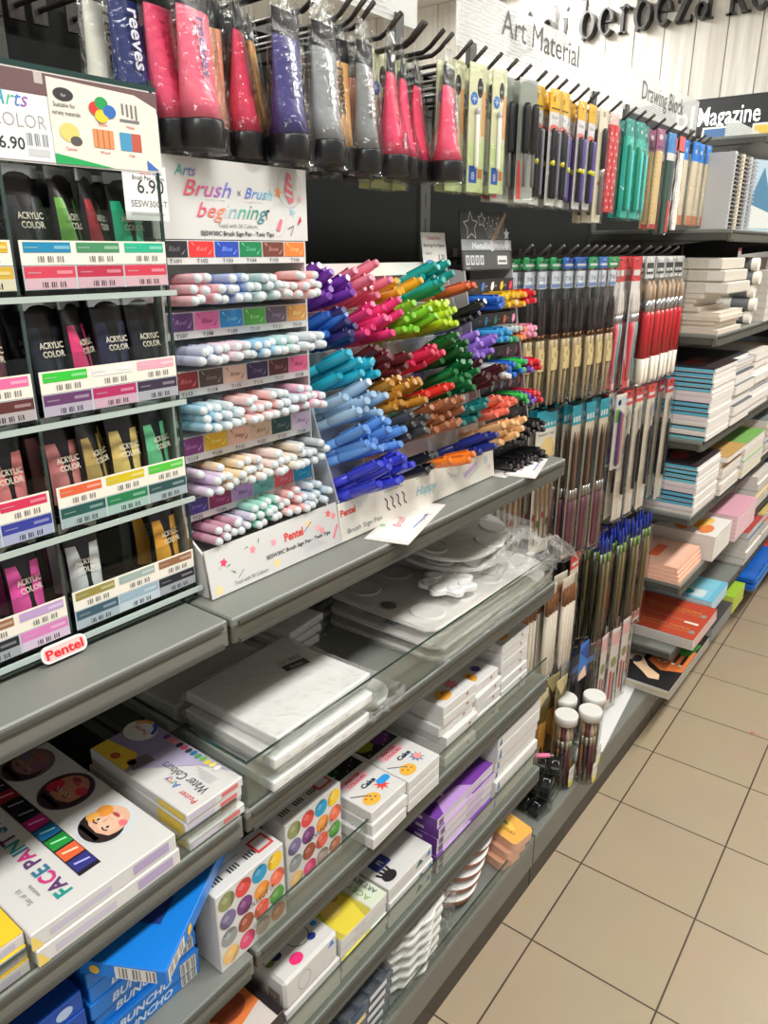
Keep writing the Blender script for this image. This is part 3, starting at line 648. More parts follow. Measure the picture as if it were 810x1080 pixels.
for q in range(5): b.line([(.285 + q*.006, .044 - q*.004), (.310 + q*.004, .020 + q*.003)], .0012, M((200, 208, 206), .5), .0006)
b.line([(.340, .022), (.386, .036)], .009, M((206, 176, 214), .5), .0006); b.line([(.352, .016), (.39, .028)], .002, M((180, 206, 190), .5), .0007)
b.star(.418, .036, .010, .005, 6, M((196, 214, 216), .5)); b.star(.428, .020, .008, .004, 6, M((238, 206, 206), .5))
b.obj('apron', rk)
# pens
def brush_mesh(c, capc=None):
    capc = capc or c; m = M(c, .3, coat=.3); d = M(tuple(int(q*.86) for q in capc), .3, coat=.3); mc = M(capc, .3, coat=.3)
    Q = Matrix.Rotation(PI/2, 4, 'Y')
    a = MB(Q); a.lathe([(.0030, 0), (.0052, .002), (.0058, .012), (.0058, .088)], m, 10)
    cp = MB(Q); cp.lathe([(.0062, .084), (.0064, .086), (.0064, .122), (.0058, .134), (.0050, .142), (.0050, .146), (.0040, .148)], None, 12, [d, mc, mc, mc, d, d])
    cl = MB(); cl.box((.094, -.0016, .0060), (.136, .0016, .0084), d, .0006); cl.box((.130, -.0016, .0040), (.137, .0016, .0084), d)
    return a, cp, cl
BP = {}
def brush(c, loc, rot, label, grp, capc=None):
    k = (c, capc)
    if k not in BP:
        a, cp, cl = brush_mesh(c, capc); o = a.obj('brush_pen'); cl.obj('clip', cp.obj('cap', o)); tag(o, label, 'pen', grp); BP[k] = o; o.location = loc; o.rotation_euler = rot; return o
    return dup(BP[k], loc, rot, label, grp)
PEN = [[((126, 60, 176), 'violet', 8), ((244, 138, 160), 'pink', 8), ((240, 176, 44), 'yellow', 3), ((28, 166, 160), 'turquoise', 9), ((226, 104, 60), 'rust orange', 2)],
       [((44, 40, 106), 'navy', 8), ((240, 66, 132), 'hot pink', 9), ((134, 208, 50), 'lime green', 8), ((190, 222, 44), 'yellow green', 9), ((24, 24, 28), 'black', 5)],
       [((32, 178, 206), 'cyan', 8), ((98, 36, 40), 'maroon', 8), ((214, 40, 82), 'crimson', 6), ((24, 92, 44), 'dark green', 8), ((150, 112, 214), 'lavender', 7)],
       [((166, 200, 228), 'pale blue', 8), ((190, 132, 46), 'ochre', 9), ((222, 56, 44), 'red', 2), ((22, 112, 58), 'green', 9), ((70, 30, 38), 'dark brown', 7)],
       [((100, 154, 226), 'sky blue', 9), ((66, 68, 72), 'grey', 8), ((164, 104, 70), 'brown', 9), ((22, 112, 112), 'dark teal', 7), ((240, 118, 96), 'coral', 6)],
       [((54, 62, 200), 'royal blue', 9), ((26, 26, 30), 'black', 5), ((240, 128, 40), 'orange', 2), ((36, 48, 132), 'dark blue', 4), ((240, 190, 132), 'peach', 8)]]
for r_, (lx, lz) in enumerate(LIPS):
    for c, (col, nm, n) in enumerate(PEN[r_]):
        n = round(n*1.28); yc = CY0 + (c + .5)*CW/5; per = 4 if n > 6 else 3
        for q in range(n):
            l, i = divmod(q, per)
            y = yc + (i - (per - 1)/2 + (.5 if l % 2 else 0))*.0182 + R.uniform(-.002, .002)
            e = E_ + math.radians(R.uniform(-5, 7) + 4*l); a = math.radians(R.uniform(-10, 14))
            out = .074 + R.uniform(-.014, .014); d = Vector((math.cos(e)*math.cos(a), math.cos(e)*math.sin(a), math.sin(e)))
            p = Vector((lx, y, lz + .007 + .0125*l)) - d*(.147 - out)
            cc = (44, 108, 206) if (r_, c) == (1, 0) and i == 0 else None
            o = brush(cc or col, p, (0, -e, a), '%s brush pen, %s bin of the %s row in the white pen rack' % ('bright blue' if cc else nm, ORD[c], ORD[r_]), '%s brush pens in the %s row' % ('bright blue' if cc else nm, ORD[r_])); o.scale = (1, 1.18, 1.18)
# loose leaflets on the shelf before the racks, and a price card clipped on top
def leaflet(x, y, rz, w, h, seed, label, blue=False):
    t = thing('leaflet', label, 'leaflet', (x, y, 1.1535), rz); r2 = random.Random(seed)
    b = MB(); b.box((-h/2, -w/2, 0), (h/2, w/2, .0012), WHITE); b.M = fr((0, 0, .0013), (0, 1, 0), (-1, 0, 0))
    cs = [(230, 90, 110), (240, 150, 160), (120, 130, 190), (150, 150, 156), (230, 130, 100)]
    for q in range(14):
        x0, y0 = r2.uniform(-w*.42, w*.3), r2.uniform(-h*.40, h*.36)
        if q % 3 == 0: b.star(x0, y0, .008, .004, 5, M(r2.choice(cs), .5))
        elif q % 3 == 1: b.line([(x0, y0), (x0 + .02, y0 + .006), (x0 + .03, y0 - .004)], .0014, M(r2.choice(cs), .5))
        else: b.rect(x0, y0, x0 + r2.uniform(.02, .04), y0 + .0022, GREYINK)
    if blue: b.rect(-w/2, h*.15, w/2, h/2, M((36, 140, 210), .4)); b.disc(0, h*.05, w*.22, h*.1, M((230, 240, 250), .4), .0005)
    b.obj('printed_sheet', t)
    b = MB(); b.M = T(-.004, .006, .0014) @ RZ(.12)
    b.box((-h/2, -w/2, 0), (h/2 - .01, w/2, .0008), PAPER); b.M = b.M @ fr((0, 0, .0009), (0, 1, 0), (-1, 0, 0))
    b.text('Brush', -.02, .0, .02, M((230, 110, 140), .5), .0003, shear=.4); b.line([(-.04, -.02), (.03, -.03)], .003, M((120, 140, 200), .5)); b.star(.04, .02, .010, .005, 6, M((240, 150, 160), .5)); b.star(-.04, .03, .008, .004, 6, M((150, 190, 160), .5))
    b.obj('folded_page', t)
    return t
leaflet(-.655, .905, .30, .195, .070, 3, 'white leaflets with pink drawings lying on the shelf before the pen rack')
leaflet(-.655, 1.305, .30, .150, .066, 5, 'white folded leaflets near the end of the pen shelf')
leaflet(-.690, 1.265, .15, .120, .066, 8, 'blue and white leaflet tucked beside the black marker display', True)
pcd = MB(fr((-.786, 1.128, 1.534), (0, 1, 0), (-.15, 0, 1))); pcd.box((0, 0, -.001), (.075, .058, 0), WHITE); pcd.text('Pentel Arts', .038, .046, .009, M((190, 60, 90), .5), .0004); pcd.text('Brush Sign Pen Pigment', .038, .034, .008, INK, .0004, width=.066); pcd.text('3.20', .058, .012, .013, INK, .0004); pcd.text('SES15C', .018, .021, .006, GREYINK, .0004); pcd.disc(.02, .008, .012, .004, M((90, 130, 200), .5)); pcd.rect(.045, .004, .073, .008, M((150, 110, 190), .5))
tag(pcd.obj('price_card'), 'white price card standing on the back rail of the pen rack', 'price card')

# ---------------------------------------------------------------- black display of metallic markers
DY0, DY1 = 1.222, 1.405; DW = DY1 - DY0
dk = thing('marker_display', 'black stepped stand of shiny markers with a starry header card', 'display stand', (-.70, DY0, 1.154))
BK = M((30, 30, 32), .4); GY = M((166, 170, 172), .45)
for y in (0, DW - .003):
    b = MB(fr((0, y + .003, 0), (1, 0, 0), (0, 0, 1))); b.prism([(-.16, 0), (.0, 0), (-.002, .06), (-.062, .372), (-.16, .38)], 0, .003, GY); b.obj('side_wall', dk)
b = MB(); b.box((-.163, 0, 0), (-.16, DW, .38), BK); b.obj('back_wall', dk)
DZ = (1.497, 1.434, 1.371, 1.309, 1.247, 1.186)
def dxx(z): return -.70 - .062*(z - 1.154)/.37
IC = [[(70, 70, 74), (60, 120, 190), (236, 236, 236), (232, 196, 40), (224, 60, 80)], [(40, 40, 44), (60, 160, 210), (40, 150, 140), (232, 130, 80), (240, 160, 190)], [(50, 110, 200), (150, 200, 70), (60, 40, 90), (180, 110, 170), (110, 60, 90)], [(60, 60, 64), (180, 180, 184), (150, 130, 170), (190, 140, 150), (120, 60, 60)], [(60, 60, 64)]*5, [(60, 60, 64)]*5]
for i, z in enumerate(DZ):
    b = MB(); x = dxx(z) + .70
    b.box((x - .002, .004, z - 1.154 - .013), (x, DW - .004, z - 1.154 + .013), BK)
    b.M = front(x + .0003, 0, z - 1.154)
    for j, c in enumerate(IC[i]):
        u = .024 + j*.036; b.poly([(u - .006, -.004), (u - .001, -.010), (u + .007, -.003), (u + .006, .008), (u - .003, .006)], M(c, .35)); b.rect(u + .009, -.002, u + .018, .002, GREYINK)
    b.M = Matrix(); b.obj('label_strip', dk); MB().box((-.158, .004, z - 1.154 - .0622 + .012), (x - .004, DW - .004, z - 1.154 - .0622 + .014), BK).obj('tray', dk)
b = MB(fr((-.0635, -.002, .372), (0, 1, 0), (-.12, 0, 1))); b.box((0, 0, -.002), (DW + .004, .055, 0), BK); b.box((.0, .052, -.002), (DW - .02, .105, 0), M((44, 46, 48), .4))
b.rect(.004, .002, DW - .004, .034, M((70, 72, 72), .35)); b.rect(.0, .036, DW + .002, .055, M((150, 156, 160), .3), .0005)
b.text('Metallic', .070, .039, .016, M((226, 232, 236), .25), .0008, width=.068, bold=.03); b.text('Markers', .145, .040, .014, M((216, 222, 226), .25), .0008, width=.05, bold=.02); b.disc(.110, .045, .009, .011, M((196, 200, 206), .3), .0007); b.disc(.168, .047, .009, .009, M((206, 210, 216), .3), .0007)
for q in range(4): b.rect(.012 + q*.017, .010, .025 + q*.017, .027, M((206, 208, 208), .4), .0006); b.rect(.015 + q*.017, .013, .022 + q*.017, .024, M((120, 122, 122), .4), .0008)
b.rect(.128, .010, .166, .026, M((214, 214, 212), .4), .0006); b.rect(.132, .014, .162, .018, M((90, 92, 92), .4), .0008); b.text('Pentel', .018, .003, .006, WHITE, .0008)
SL = M((200, 206, 210), .3)
def star_outline(cx, cy, r, w, ph):
    P = [(cx + (r if i % 2 == 0 else r*.48)*math.cos(ph + PI*i/5), cy + (r if i % 2 == 0 else r*.48)*math.sin(ph + PI*i/5)) for i in range(11)]; b.line(P, w, SL, .0007)
star_outline(.036, .078, .026, .0022, .35); star_outline(.076, .090, .014, .002, .2); b.star(.168, .066, .012, .006, 5, SL, .0007, .3)
for q in range(9): b.line([(.10 + .004*q, .058), (.088 + .007*q, .074 + (q*7 % 5)*.005)], .0008, SL, .0007); b.disc(.088 + .007*q, .075 + (q*7 % 5)*.005, .0018, .0018, SL, .0008)
b.line([(.112, .054), (.168, .104)], .009, M((160, 132, 96), .45), .0009)
b.obj('header_card', dk)
MK = [[[0, 0, 1, 1, 2, 2, 3, 3], [0, 0, 1, 1, 4, 2, 3, 3]], [[5, 5, 5, 6, 6, 7, 8, 8], [5, 5, 9, 9, 7, 7, 8, 8]], [[4, 0, 0, 10, 10, 11, 3, 3], [4, 4, 0, 0, 10, 11, 11, 3]], [[12, 12, 12, 10, 10, 11, 3, 3], [12, 12, 12, 12, 10, 11, 11, 3]], [[12]*8, [12]*8], [[12]*8, [12]*8]]
MC = [((36, 104, 206), 'blue'), ((240, 196, 30), 'yellow'), ((244, 180, 30), 'golden yellow'), ((226, 44, 56), 'red'), ((232, 234, 236), 'white'), ((60, 160, 222), 'sky blue'), ((190, 200, 196), 'silver'), ((240, 140, 76), 'orange'), ((244, 160, 190), 'pink'), ((60, 170, 120), 'teal green'), ((60, 190, 84), 'green'), ((112, 72, 180), 'purple'), ((26, 26, 30), 'black')]
for i in range(6):
    z = DZ[i]
    for l in range(2):
        for q in range(8):
            c, nm = MC[MK[i][l][q]]
            d_ = math.radians(R.uniform(2, 5)); zb = z - .0622 + .014 + .0065 + (1 - l)*.0135
            out = .056 + R.uniform(-.002, .002)
            p = Vector((dxx(z) - (.147 - out), DY0 + .022 + q*.0198 + (.005 if l else 0), zb + .0015 - 0))
            o = brush((26, 26, 30), p, (0, -d_, math.radians(R.uniform(-3, 3))), '%s capped marker, %s tier of the black stand, %s layer' % (nm, ORD[i], ('upper', 'lower')[l]), '%s capped markers on the %s tier' % (nm, ORD[i]), c); o.scale = (1, 1.2, 1.1); o.name = 'paint_marker'; o['category'] = 'marker'
# ---------------------------------------------------------------- peg hooks along the top of the run
def hook_proto():
    t = thing('peg_hook', 'x', 'hook', (0, 0, 0)); b = MB()
    b.tube([(0, 0, -.006), (.10, 0, -.006), (.255, 0, -.004), (.268, 0, .002), (.292, 0, .020)], .0034, HOOKM, 8); b.obj('rod', t)
    MB().box((-.001, -.010, -.022), (.004, .010, .014), HOOKM, .001).obj('back_plate', t)
    return t
HK = hook_proto(); HKN = [0]
def hook(y, z, label, length=1.0, x=XB + .005, grp='peg hooks'):
    if HKN[0] == 0: h = HK; h['label'] = label; h['group'] = grp; h.location = (x, y, z)
    else: h = dup(HK, (x, y, z), None, label, grp)
    h.scale = (length, 1, 1); HKN[0] += 1
    return h
HZ = 1.846
# squeeze tubes in clear bags, hung by the crimp
def bagged(rgb, y, x, rz, z, label, txt=(236, 236, 240), W=.0235, stick=False, H=.178, lean=0.):
    t = thing('hanging_paint_tube', label, 'paint tube', (x, y, z), rz, 'bagged paint tubes on the top hooks'); t.rotation_euler = (lean, 0, rz)
    bk = M((24, 24, 28), .3)
    def ring(z_, rx, ry, n=18): return [(ry*math.cos(2*PI*i/n), rx*math.sin(2*PI*i/n), z_) for i in range(n)]
    zs = [(-.020, W*1.02, .0012), (-.045, W*1.03, .0040), (-.047, W*1.03, .0043), (-.09, W*1.0, .0105), (-.125, W*.98, .0155), (-.150, W*.96, W*.94)]
    b = MB(); c = M(rgb, .32, coat=.3); b.loft([ring(*q) for q in zs[::-1]], None, True, (True, True), [c, c, c, bk, bk])
    tb = b.obj('tube_body', t)
    l = MB(); l.M = fr((.0062, -.002, -.056), (.10, 0, -1), (0, 1, 0)); tm = M(txt, .4)
    l.text('reeves', .0, -.006, .021, tm, .004, 'l', bold=.02); l.M = fr((-.0062, .002, -.056), (-.10, 0, -1), (0, -1, 0)); l.text('reeves', .0, -.006, .021, tm, .004, 'l', bold=.02)
    l.obj('lettering', tb)
    b = MB(); b.lathe([(W*.90, -.178), (W*.98, -.176), (W*.99, -.151), (W*.95, -.149)], bk, 18); b.obj('flip_cap', t)
    b = MB(); n = 16
    def br(z_, rx, ry): return [(ry*math.copysign(abs(math.cos(2*PI*i/n))**.7, math.cos(2*PI*i/n))*(1 + .10*math.sin(i*2.3 + z_*90)), rx*math.copysign(abs(math.sin(2*PI*i/n))**.7, math.sin(2*PI*i/n))*(1 + .05*math.sin(i*1.7 + z_*70)), z_) for i in range(n)]
    b.loft([br(-.182, W*1.08, W*1.02), br(-.15, W*1.12, W*1.08), br(-.10, W*1.12, .016), br(-.05, W*1.22, .009), br(-.012, W*1.15, .004), br(.006, W*.9, .0015)], FILM, True, (True, False))
    b.obj('clear_bag', t)
    if stick:
        s = MB(); s.M = fr((.0210*1.02, -.002, -.142), (0, 1, 0), (0, 0, 1)); s.rect(-.008, 0, .008, .020, WHITE, 0); s.barcode(-.006, .009, .012, .009); s.obj('price_sticker', tb)
    return t
TB = [((238, 236, 222), .517, -.765, .25, 'cream white', (30, 30, 36)), ((40, 52, 110), .528, -.735, .1, 'dark blue', (226, 228, 236)), ((240, 86, 122), .556, -.725, .3, 'rose pink', (200, 60, 100)), ((246, 112, 136), .586, -.705, .25, 'coral pink', (90, 80, 140)), ((248, 176, 140), .632, -.745, -.2, 'peach', (30, 30, 36)),
      ((222, 64, 96), .676, -.735, .6, 'crimson', (30, 30, 36)), ((24, 26, 34), .692, -.775, .2, 'black', (220, 220, 220)), ((236, 170, 84), .718, -.760, .7, 'amber', (30, 30, 36)), ((72, 66, 128), .722, -.705, .15, 'indigo', (226, 228, 236)), ((46, 58, 104), .790, -.765, .3, 'navy', (226, 228, 236)),
      ((152, 154, 156), .788, -.705, .15, 'grey', (236, 236, 240)), ((238, 180, 116), .845, -.735, -.1, 'apricot', (30, 30, 36)), ((30, 30, 34), .868, -.785, .3, 'black', (220, 220, 220)), ((140, 142, 142), .886, -.720, .20, 'mid grey', (236, 220, 226)), ((246, 160, 130), .945, -.785, .2, 'salmon', (30, 30, 36)),
      ((244, 80, 116), .946, -.722, .45, 'deep pink', (90, 40, 60)), ((246, 84, 120), .998, -.738, .5, 'pink', (90, 40, 60)), ((242, 78, 114), 1.050, -.750, .45, 'cerise', (90, 40, 60)), ((248, 92, 124), 1.074, -.708, .25, 'bright pink', (90, 50, 90))]
for i, (c, y, x, rz, nm, tx) in enumerate(TB):
    bagged(c, y, x, rz, HZ - .004, '%s paint tube in a clear bag, %s hanging tube from the near end' % (nm, ORD[i] if i < 16 else ('seventeenth', 'eighteenth', 'nineteenth')[i - 16]), tx, W=.026 if i > 14 or i in (3, 8, 10) else .0225, stick=i in (15, 17), lean=(.05 if i in (2, 15) else 0.))
    hook(y, HZ, 'dark peg hook holding the %s paint tube, %s along the top row' % (nm, ORD[i] if i < 16 else ('seventeenth', 'eighteenth', 'nineteenth')[i - 16]))

# flat packs on the hooks: a card, a header, what is inside and a clear bag
def stick(b, x, y, z0, z1, r, mat, seg=8): b.M = T(x, y, 0); b.lathe([(r*.7, z0), (r, z0 + r), (r, z1 - r), (r*.7, z1)], mat, seg); b.M = Matrix()
PACKS = {}
def pack_proto(kind, label, grp):
    t = thing('hanging_pack', label, 'hanging pack', (0, 0, 0), 0, grp); b = MB(); F = lambda x, y, z: front(x, y, z)
    if kind == 'pale':       # pale green card with a pen
        b.box((-.0006, -.022, -.186), (.0006, .022, .004), M((226, 226, 186), .5)); b.M = F(.0007, 0, 0)
        b.rect(-.022, -.186, .022, -.11, M((206, 222, 160), .5)); b.rect(.012, -.10, .022, -.035, M((238, 176, 120), .5)); b.disc(.006, -.030, .0075, .0145, M((38, 36, 40), .4), .0004); b.text('art', .006, -.032, .008, WHITE, .0006)
        b.disc(-.009, -.047, .0095, .0095, M((50, 120, 206), .4), .0004); b.rect(-.014, -.048, -.004, -.046, WHITE, .0006); b.rect(-.010, -.052, -.008, -.042, WHITE, .0006)
        b.rect(-.018, -.172, .004, -.146, M((34, 90, 180), .4), .0004); b.text('8', -.007, -.167, .017, WHITE, .0006); b.rect(.006, -.165, .018, -.150, M((206, 120, 60), .4), .0004); b.M = Matrix(); b.obj('card', t)
        b = MB(); stick(b, .005, -.004, -.15, -.062, .0035, M((236, 236, 230), .3)); stick(b, .005, -.004, -.072, -.060, .0042, M((180, 180, 186), .3)); b.add([(.005, -.006, -.128), (.005, -.002, -.128), (.009, -.004, -.112)], [(0, 1, 2)], INK); b.obj('pen', t)
        bag = (.024, .188, .006)
    elif kind == 'knife':    # clear blister with dark palette knives
        b.box((-.0006, -.028, -.196), (.0006, .028, .004), M((196, 194, 190), .5)); b.M = F(.0007, 0, 0); b.poly([(-.024, -.19), (-.010, -.19), (-.016, -.13), (-.024, -.125)], M((226, 80, 76), .4), .0004); b.M = Matrix(); b.obj('card', t)
        b = MB()
        for yy in (-.012, .014): stick(b, .008, yy, -.115, -.035, .0070, M((44, 42, 46), .4)); stick(b, .008, yy, -.17, -.113, .0032, M((150, 146, 146), .3, .7))
        b.obj('palette_knife', t)
        b = MB(F(0, 0, 0)); b.prism(rrect(.056, .19, .012, 4, 0, -.096), .001, .016, ACR); b.obj('blister', t); bag = None
    elif kind == 'yellow':   # yellow header bag with dark pens
        b.box((-.001, -.020, -.034), (.001, .020, .004), M((246, 190, 36), .45)); b.M = F(.0011, 0, 0); b.text('0', -.006, -.018, .014, INK); b.rect(-.016, -.030, .016, -.027, M((120, 90, 30), .5)); b.M = Matrix(); b.obj('header', t)
        b = MB(); b.box((-.0006, -.019, -.196), (.0006, .019, -.034), M((226, 224, 222), .5)); b.M = F(.0008, 0, 0); b.text('Brush', 0, -.046, .010, GREYINK); b.disc(0, -.062, .018, .007, M((230, 110, 100), .5)); b.rect(-.018, -.196, .018, -.184, PAPER, .0004); b.M = Matrix(); b.obj('card', t)
        b = MB(); stick(b, .006, -.009, -.184, -.062, .0045, M((30, 30, 34), .35)); stick(b, .0065, -.009, -.128, -.116, .0052, M((206, 196, 40), .4)); b.obj('black_pen', t)
        b = MB(); stick(b, .006, .004, -.184, -.066, .0042, M((44, 44, 52), .35)); b.obj('grey_pen', t); b = MB(); stick(b, .006, .0135, -.180, -.066, .0036, M((120, 120, 130), .35)); b.obj('thin_pen', t); bag = (.022, .200, .007)
    elif kind == 'violet':
        b.box((-.001, -.020, -.030), (.001, .020, .004), M((244, 186, 40), .45)); b.M = F(.0011, 0, 0); b.text('7', 0, -.018, .014, INK); b.M = Matrix(); b.obj('header', t)
        b = MB(); b.box((-.0006, -.019, -.196), (.0006, .019, -.030), M((228, 224, 226), .5)); b.M = F(.0008, 0, 0); b.text('Brush', 0, -.044, .010, GREYINK); b.disc(0, -.060, .018, .006, M((232, 130, 110), .5)); b.M = Matrix(); b.obj('card', t)
        b = MB(); stick(b, .006, -.008, -.184, -.062, .0048, M((34, 34, 44), .35)); stick(b, .0065, -.008, -.130, -.118, .0054, M((206, 196, 40), .4)); b.obj('black_pen', t)
        b = MB(); stick(b, .006, .008, -.184, -.064, .0050, M((96, 80, 150), .35)); stick(b, .0065, .008, -.132, -.118, .0055, M((206, 206, 60), .4)); b.obj('violet_pen', t); bag = (.022, .200, .007)
    elif kind == 'cream':    # long cream card with one black pen
        b.box((-.0006, -.020, -.220), (.0006, .020, .004), M((232, 222, 196), .55)); b.M = F(.0008, 0, 0); b.rect(-.008, -.145, -.002, -.138, RED, .0004); b.rect(.004, -.165, .014, -.15, M((240, 196, 60), .5), .0004); b.text('a', 0, -.012, .02, GREYINK); b.M = Matrix(); b.obj('card', t)
        b = MB(); stick(b, .006, 0, -.205, -.125, .0045, M((100, 96, 96), .4)); stick(b, .006, 0, -.118, -.035, .0055, M((40, 38, 40), .4)); stick(b, .006, 0, -.128, -.112, .0058, M((200, 200, 200), .25, .8)); b.obj('black_pen', t); bag = (.022, .222, .007)
    elif kind == 'redpat':
        for k, yy in enumerate((-.011, .011)):
            b = MB(); b.box((-.004, yy - .0095, -.196), (.004, yy + .0095, -.02), M((222, 70, 76), .4)); b.M = F(.0042, yy, 0)
            for q in range(12): b.star(-.004 if q % 2 else .004, -.186 + .0135*q, .0042, .0022, 5, M((244, 214, 210), .5))
            b.M = Matrix(); b.obj('patterned_box', t)
        b = MB(); b.box((-.0005, -.020, -.022), (.0005, .020, .004), M((240, 200, 190), .5)); b.obj('header', t); bag = (.024, .200, .008)
    elif kind == 'teal':
        b.box((-.001, -.024, -.032), (.001, .024, .004), M((24, 150, 140), .4)); b.M = F(.0011, 0, 0); b.star(-.010, -.012, .006, .003, 5, M((120, 210, 200), .4)); b.star(.010, -.016, .005, .003, 5, M((240, 240, 240), .4)); b.M = Matrix(); b.obj('header', t)
        b = MB(); b.box((-.004, -.022, -.205), (.004, .022, -.032), M((58, 190, 172), .35, bump=.4)); b.obj('pouch', t)
        b = MB(); stick(b, .007, -.008, -.19, -.05, .005, M((28, 140, 110), .4)); stick(b, .007, .008, -.19, -.06, .005, M((90, 206, 200), .4)); b.obj('pen', t); bag = (.026, .210, .010)
    elif kind == 'ruler':
        b.box((-.001, -.022, -.045), (.001, .022, .004), M((166, 84, 130), .4)); b.M = F(.0011, 0, 0); b.disc(0, -.014, .012, .006, WHITE); b.rect(-.016, -.040, .016, -.034, M((90, 60, 90), .5)); b.M = Matrix(); b.obj('header', t)
        b = MB(); b.box((-.002, -.019, -.225), (.002, .019, -.045), M((226, 196, 140), .5)); b.M = F(.0022, 0, 0)
        for q in range(16): b.rect(-.019, -.22 + .0105*q, -.012, -.219 + .0105*q, INK)
        b.rect(-.019, -.225, .019, -.214, M((200, 60, 70), .5), .0004); b.M = Matrix(); b.obj('wooden_ruler', t); bag = (.023, .228, .006)
    elif kind == 'dark':
        b.box((-.001, -.024, -.042), (.001, .024, .004), M((60, 140, 206), .4)); b.rect(0, 0, .0001, .0001, WHITE); b.obj('header', t)
        b = MB(); b.box((-.001, -.022, -.060), (.001, .022, -.042), PAPER); b.obj('paper_band', t)
        b = MB(); b.box((-.004, -.022, -.235), (.004, .0, -.060), M((52, 88, 74), .5)); b.obj('green_book', t); b = MB(); b.box((-.004, .002, -.235), (.004, .022, -.06), M((72, 80, 84), .5)); b.M = F(.0043, .012, 0); b.rect(-.009, -.232, .009, -.155, M((226, 76, 78), .45)); b.M = Matrix(); b.obj('grey_book', t); bag = (.026, .238, .007)
    elif kind == 'wavy':
        b.box((-.001, -.02, -.03), (.001, .02, .004), M((226, 90, 90), .4)); b.obj('header', t)
        b = MB(F(0, 0, 0)); P = [(.017*math.sin(0) - .015 + .003*math.sin(q*1.5), -.035 - .19*q/14) for q in range(15)] + [(.015 + .003*math.sin(q*1.5 + 2), -.035 - .19*q/14) for q in range(14, -1, -1)]
        b.prism(P, -.003, .003, M((226, 222, 214), .5))
        for q in range(13): b.rect(-.012, -.21 + .013*q, -.004, -.2085 + .013*q, GREYINK, .0035)
        b.obj('curve_template', t); bag = None
    elif kind == 'blue':
        b.box((-.001, -.02, -.045), (.001, .02, .004), M((24, 130, 222), .4)); b.M = F(.0011, 0, 0); b.star(0, -.02, .008, .004, 5, WHITE); b.M = Matrix(); b.obj('header', t)
        b = MB(); b.box((-.003, -.018, -.21), (.003, .018, -.045), M((230, 214, 184), .5)); b.M = F(.0032, 0, 0); b.rect(-.017, -.21, .017, -.185, M((222, 140, 96), .5)); b.M = Matrix(); b.obj('beige_body', t); bag = (.022, .212, .006)
    if bag:
        w, h, d = bag; b = MB()
        b.loft([[(sx*d*(.3 if zz > -.02 else 1), sy*w, zz) for sx, sy in ((1, -1), (1, 1), (-.3, 1), (-.3, -1))] for zz in (-h, -h*.7, -h*.3, -.03, .002)], FILM, True, (True, False)); b.obj('clear_bag', t)
    return t
def pack(kind, y, x, z, label, grp, rz=0.):
    if kind not in PACKS: t = pack_proto(kind, label, grp); PACKS[kind] = t; t.location = (x, y, z); t.rotation_euler = (0, 0, rz); return t
    return dup(PACKS[kind], (x, y, z), (0, 0, rz), label, grp)
TOP = [('pale', 1.005, 2, -.79), ('pale', 1.05, 2, -.79), ('pale', 1.128, 2, -.73), ('pale', 1.172, 3, -.715), ('pale', 1.222, 3, -.705), ('knife', 1.275, 2, -.725), ('knife', 1.325, 3, -.705), ('yellow', 1.385, 3, -.715), ('yellow', 1.432, 2, -.705), ('yellow', 1.472, 3, -.705),
       ('violet', 1.525, 2, -.725), ('violet', 1.572, 2, -.715), ('violet', 1.622, 2, -.715), ('cream', 1.672, 3, -.71), ('redpat', 1.745, 2, -.715), ('teal', 1.835, 2, -.715), ('teal', 1.895, 2, -.715), ('teal', 1.955, 2, -.725), ('ruler', 2.03, 2, -.71), ('dark', 2.115, 2, -.71), ('wavy', 2.20, 2, -.71), ('blue', 2.27, 1, -.72), ('blue', 2.32, 1, -.71), ('blue', 2.372, 1, -.71), ('blue', 2.425, 1, -.705)]
KN = {'pale': 'pale green pen card with a blue round mark', 'knife': 'clear blister of dark palette knives', 'yellow': 'yellow-headed bag of dark brush pens', 'violet': 'yellow-headed bag of black and violet pens', 'cream': 'long cream card with a black pen', 'redpat': 'pair of red patterned boxes in a bag', 'teal': 'turquoise pouch of pens', 'ruler': 'wooden ruler pack with a mauve header', 'dark': 'pack of a green and a grey book', 'wavy': 'wavy white curve template', 'blue': 'beige pack with a bright blue header'}
DEP = ('foremost', 'second', 'rearmost')
CNT = {}
for kind, y, n, x in TOP:
    CNT[kind] = CNT.get(kind, -1) + 1
    hook(y, HZ, 'top row peg hook for the %s %s' % (ORD[CNT[kind]], KN[kind]))
    for d in range(n):
        pack(kind, y + R.uniform(-.003, .003), x - .022*d, HZ - .006, '%s, %s such hook, top row, %s' % (KN[kind], ORD[CNT[kind]], DEP[d]), 'packs on the top hooks', R.uniform(-.12, .06))
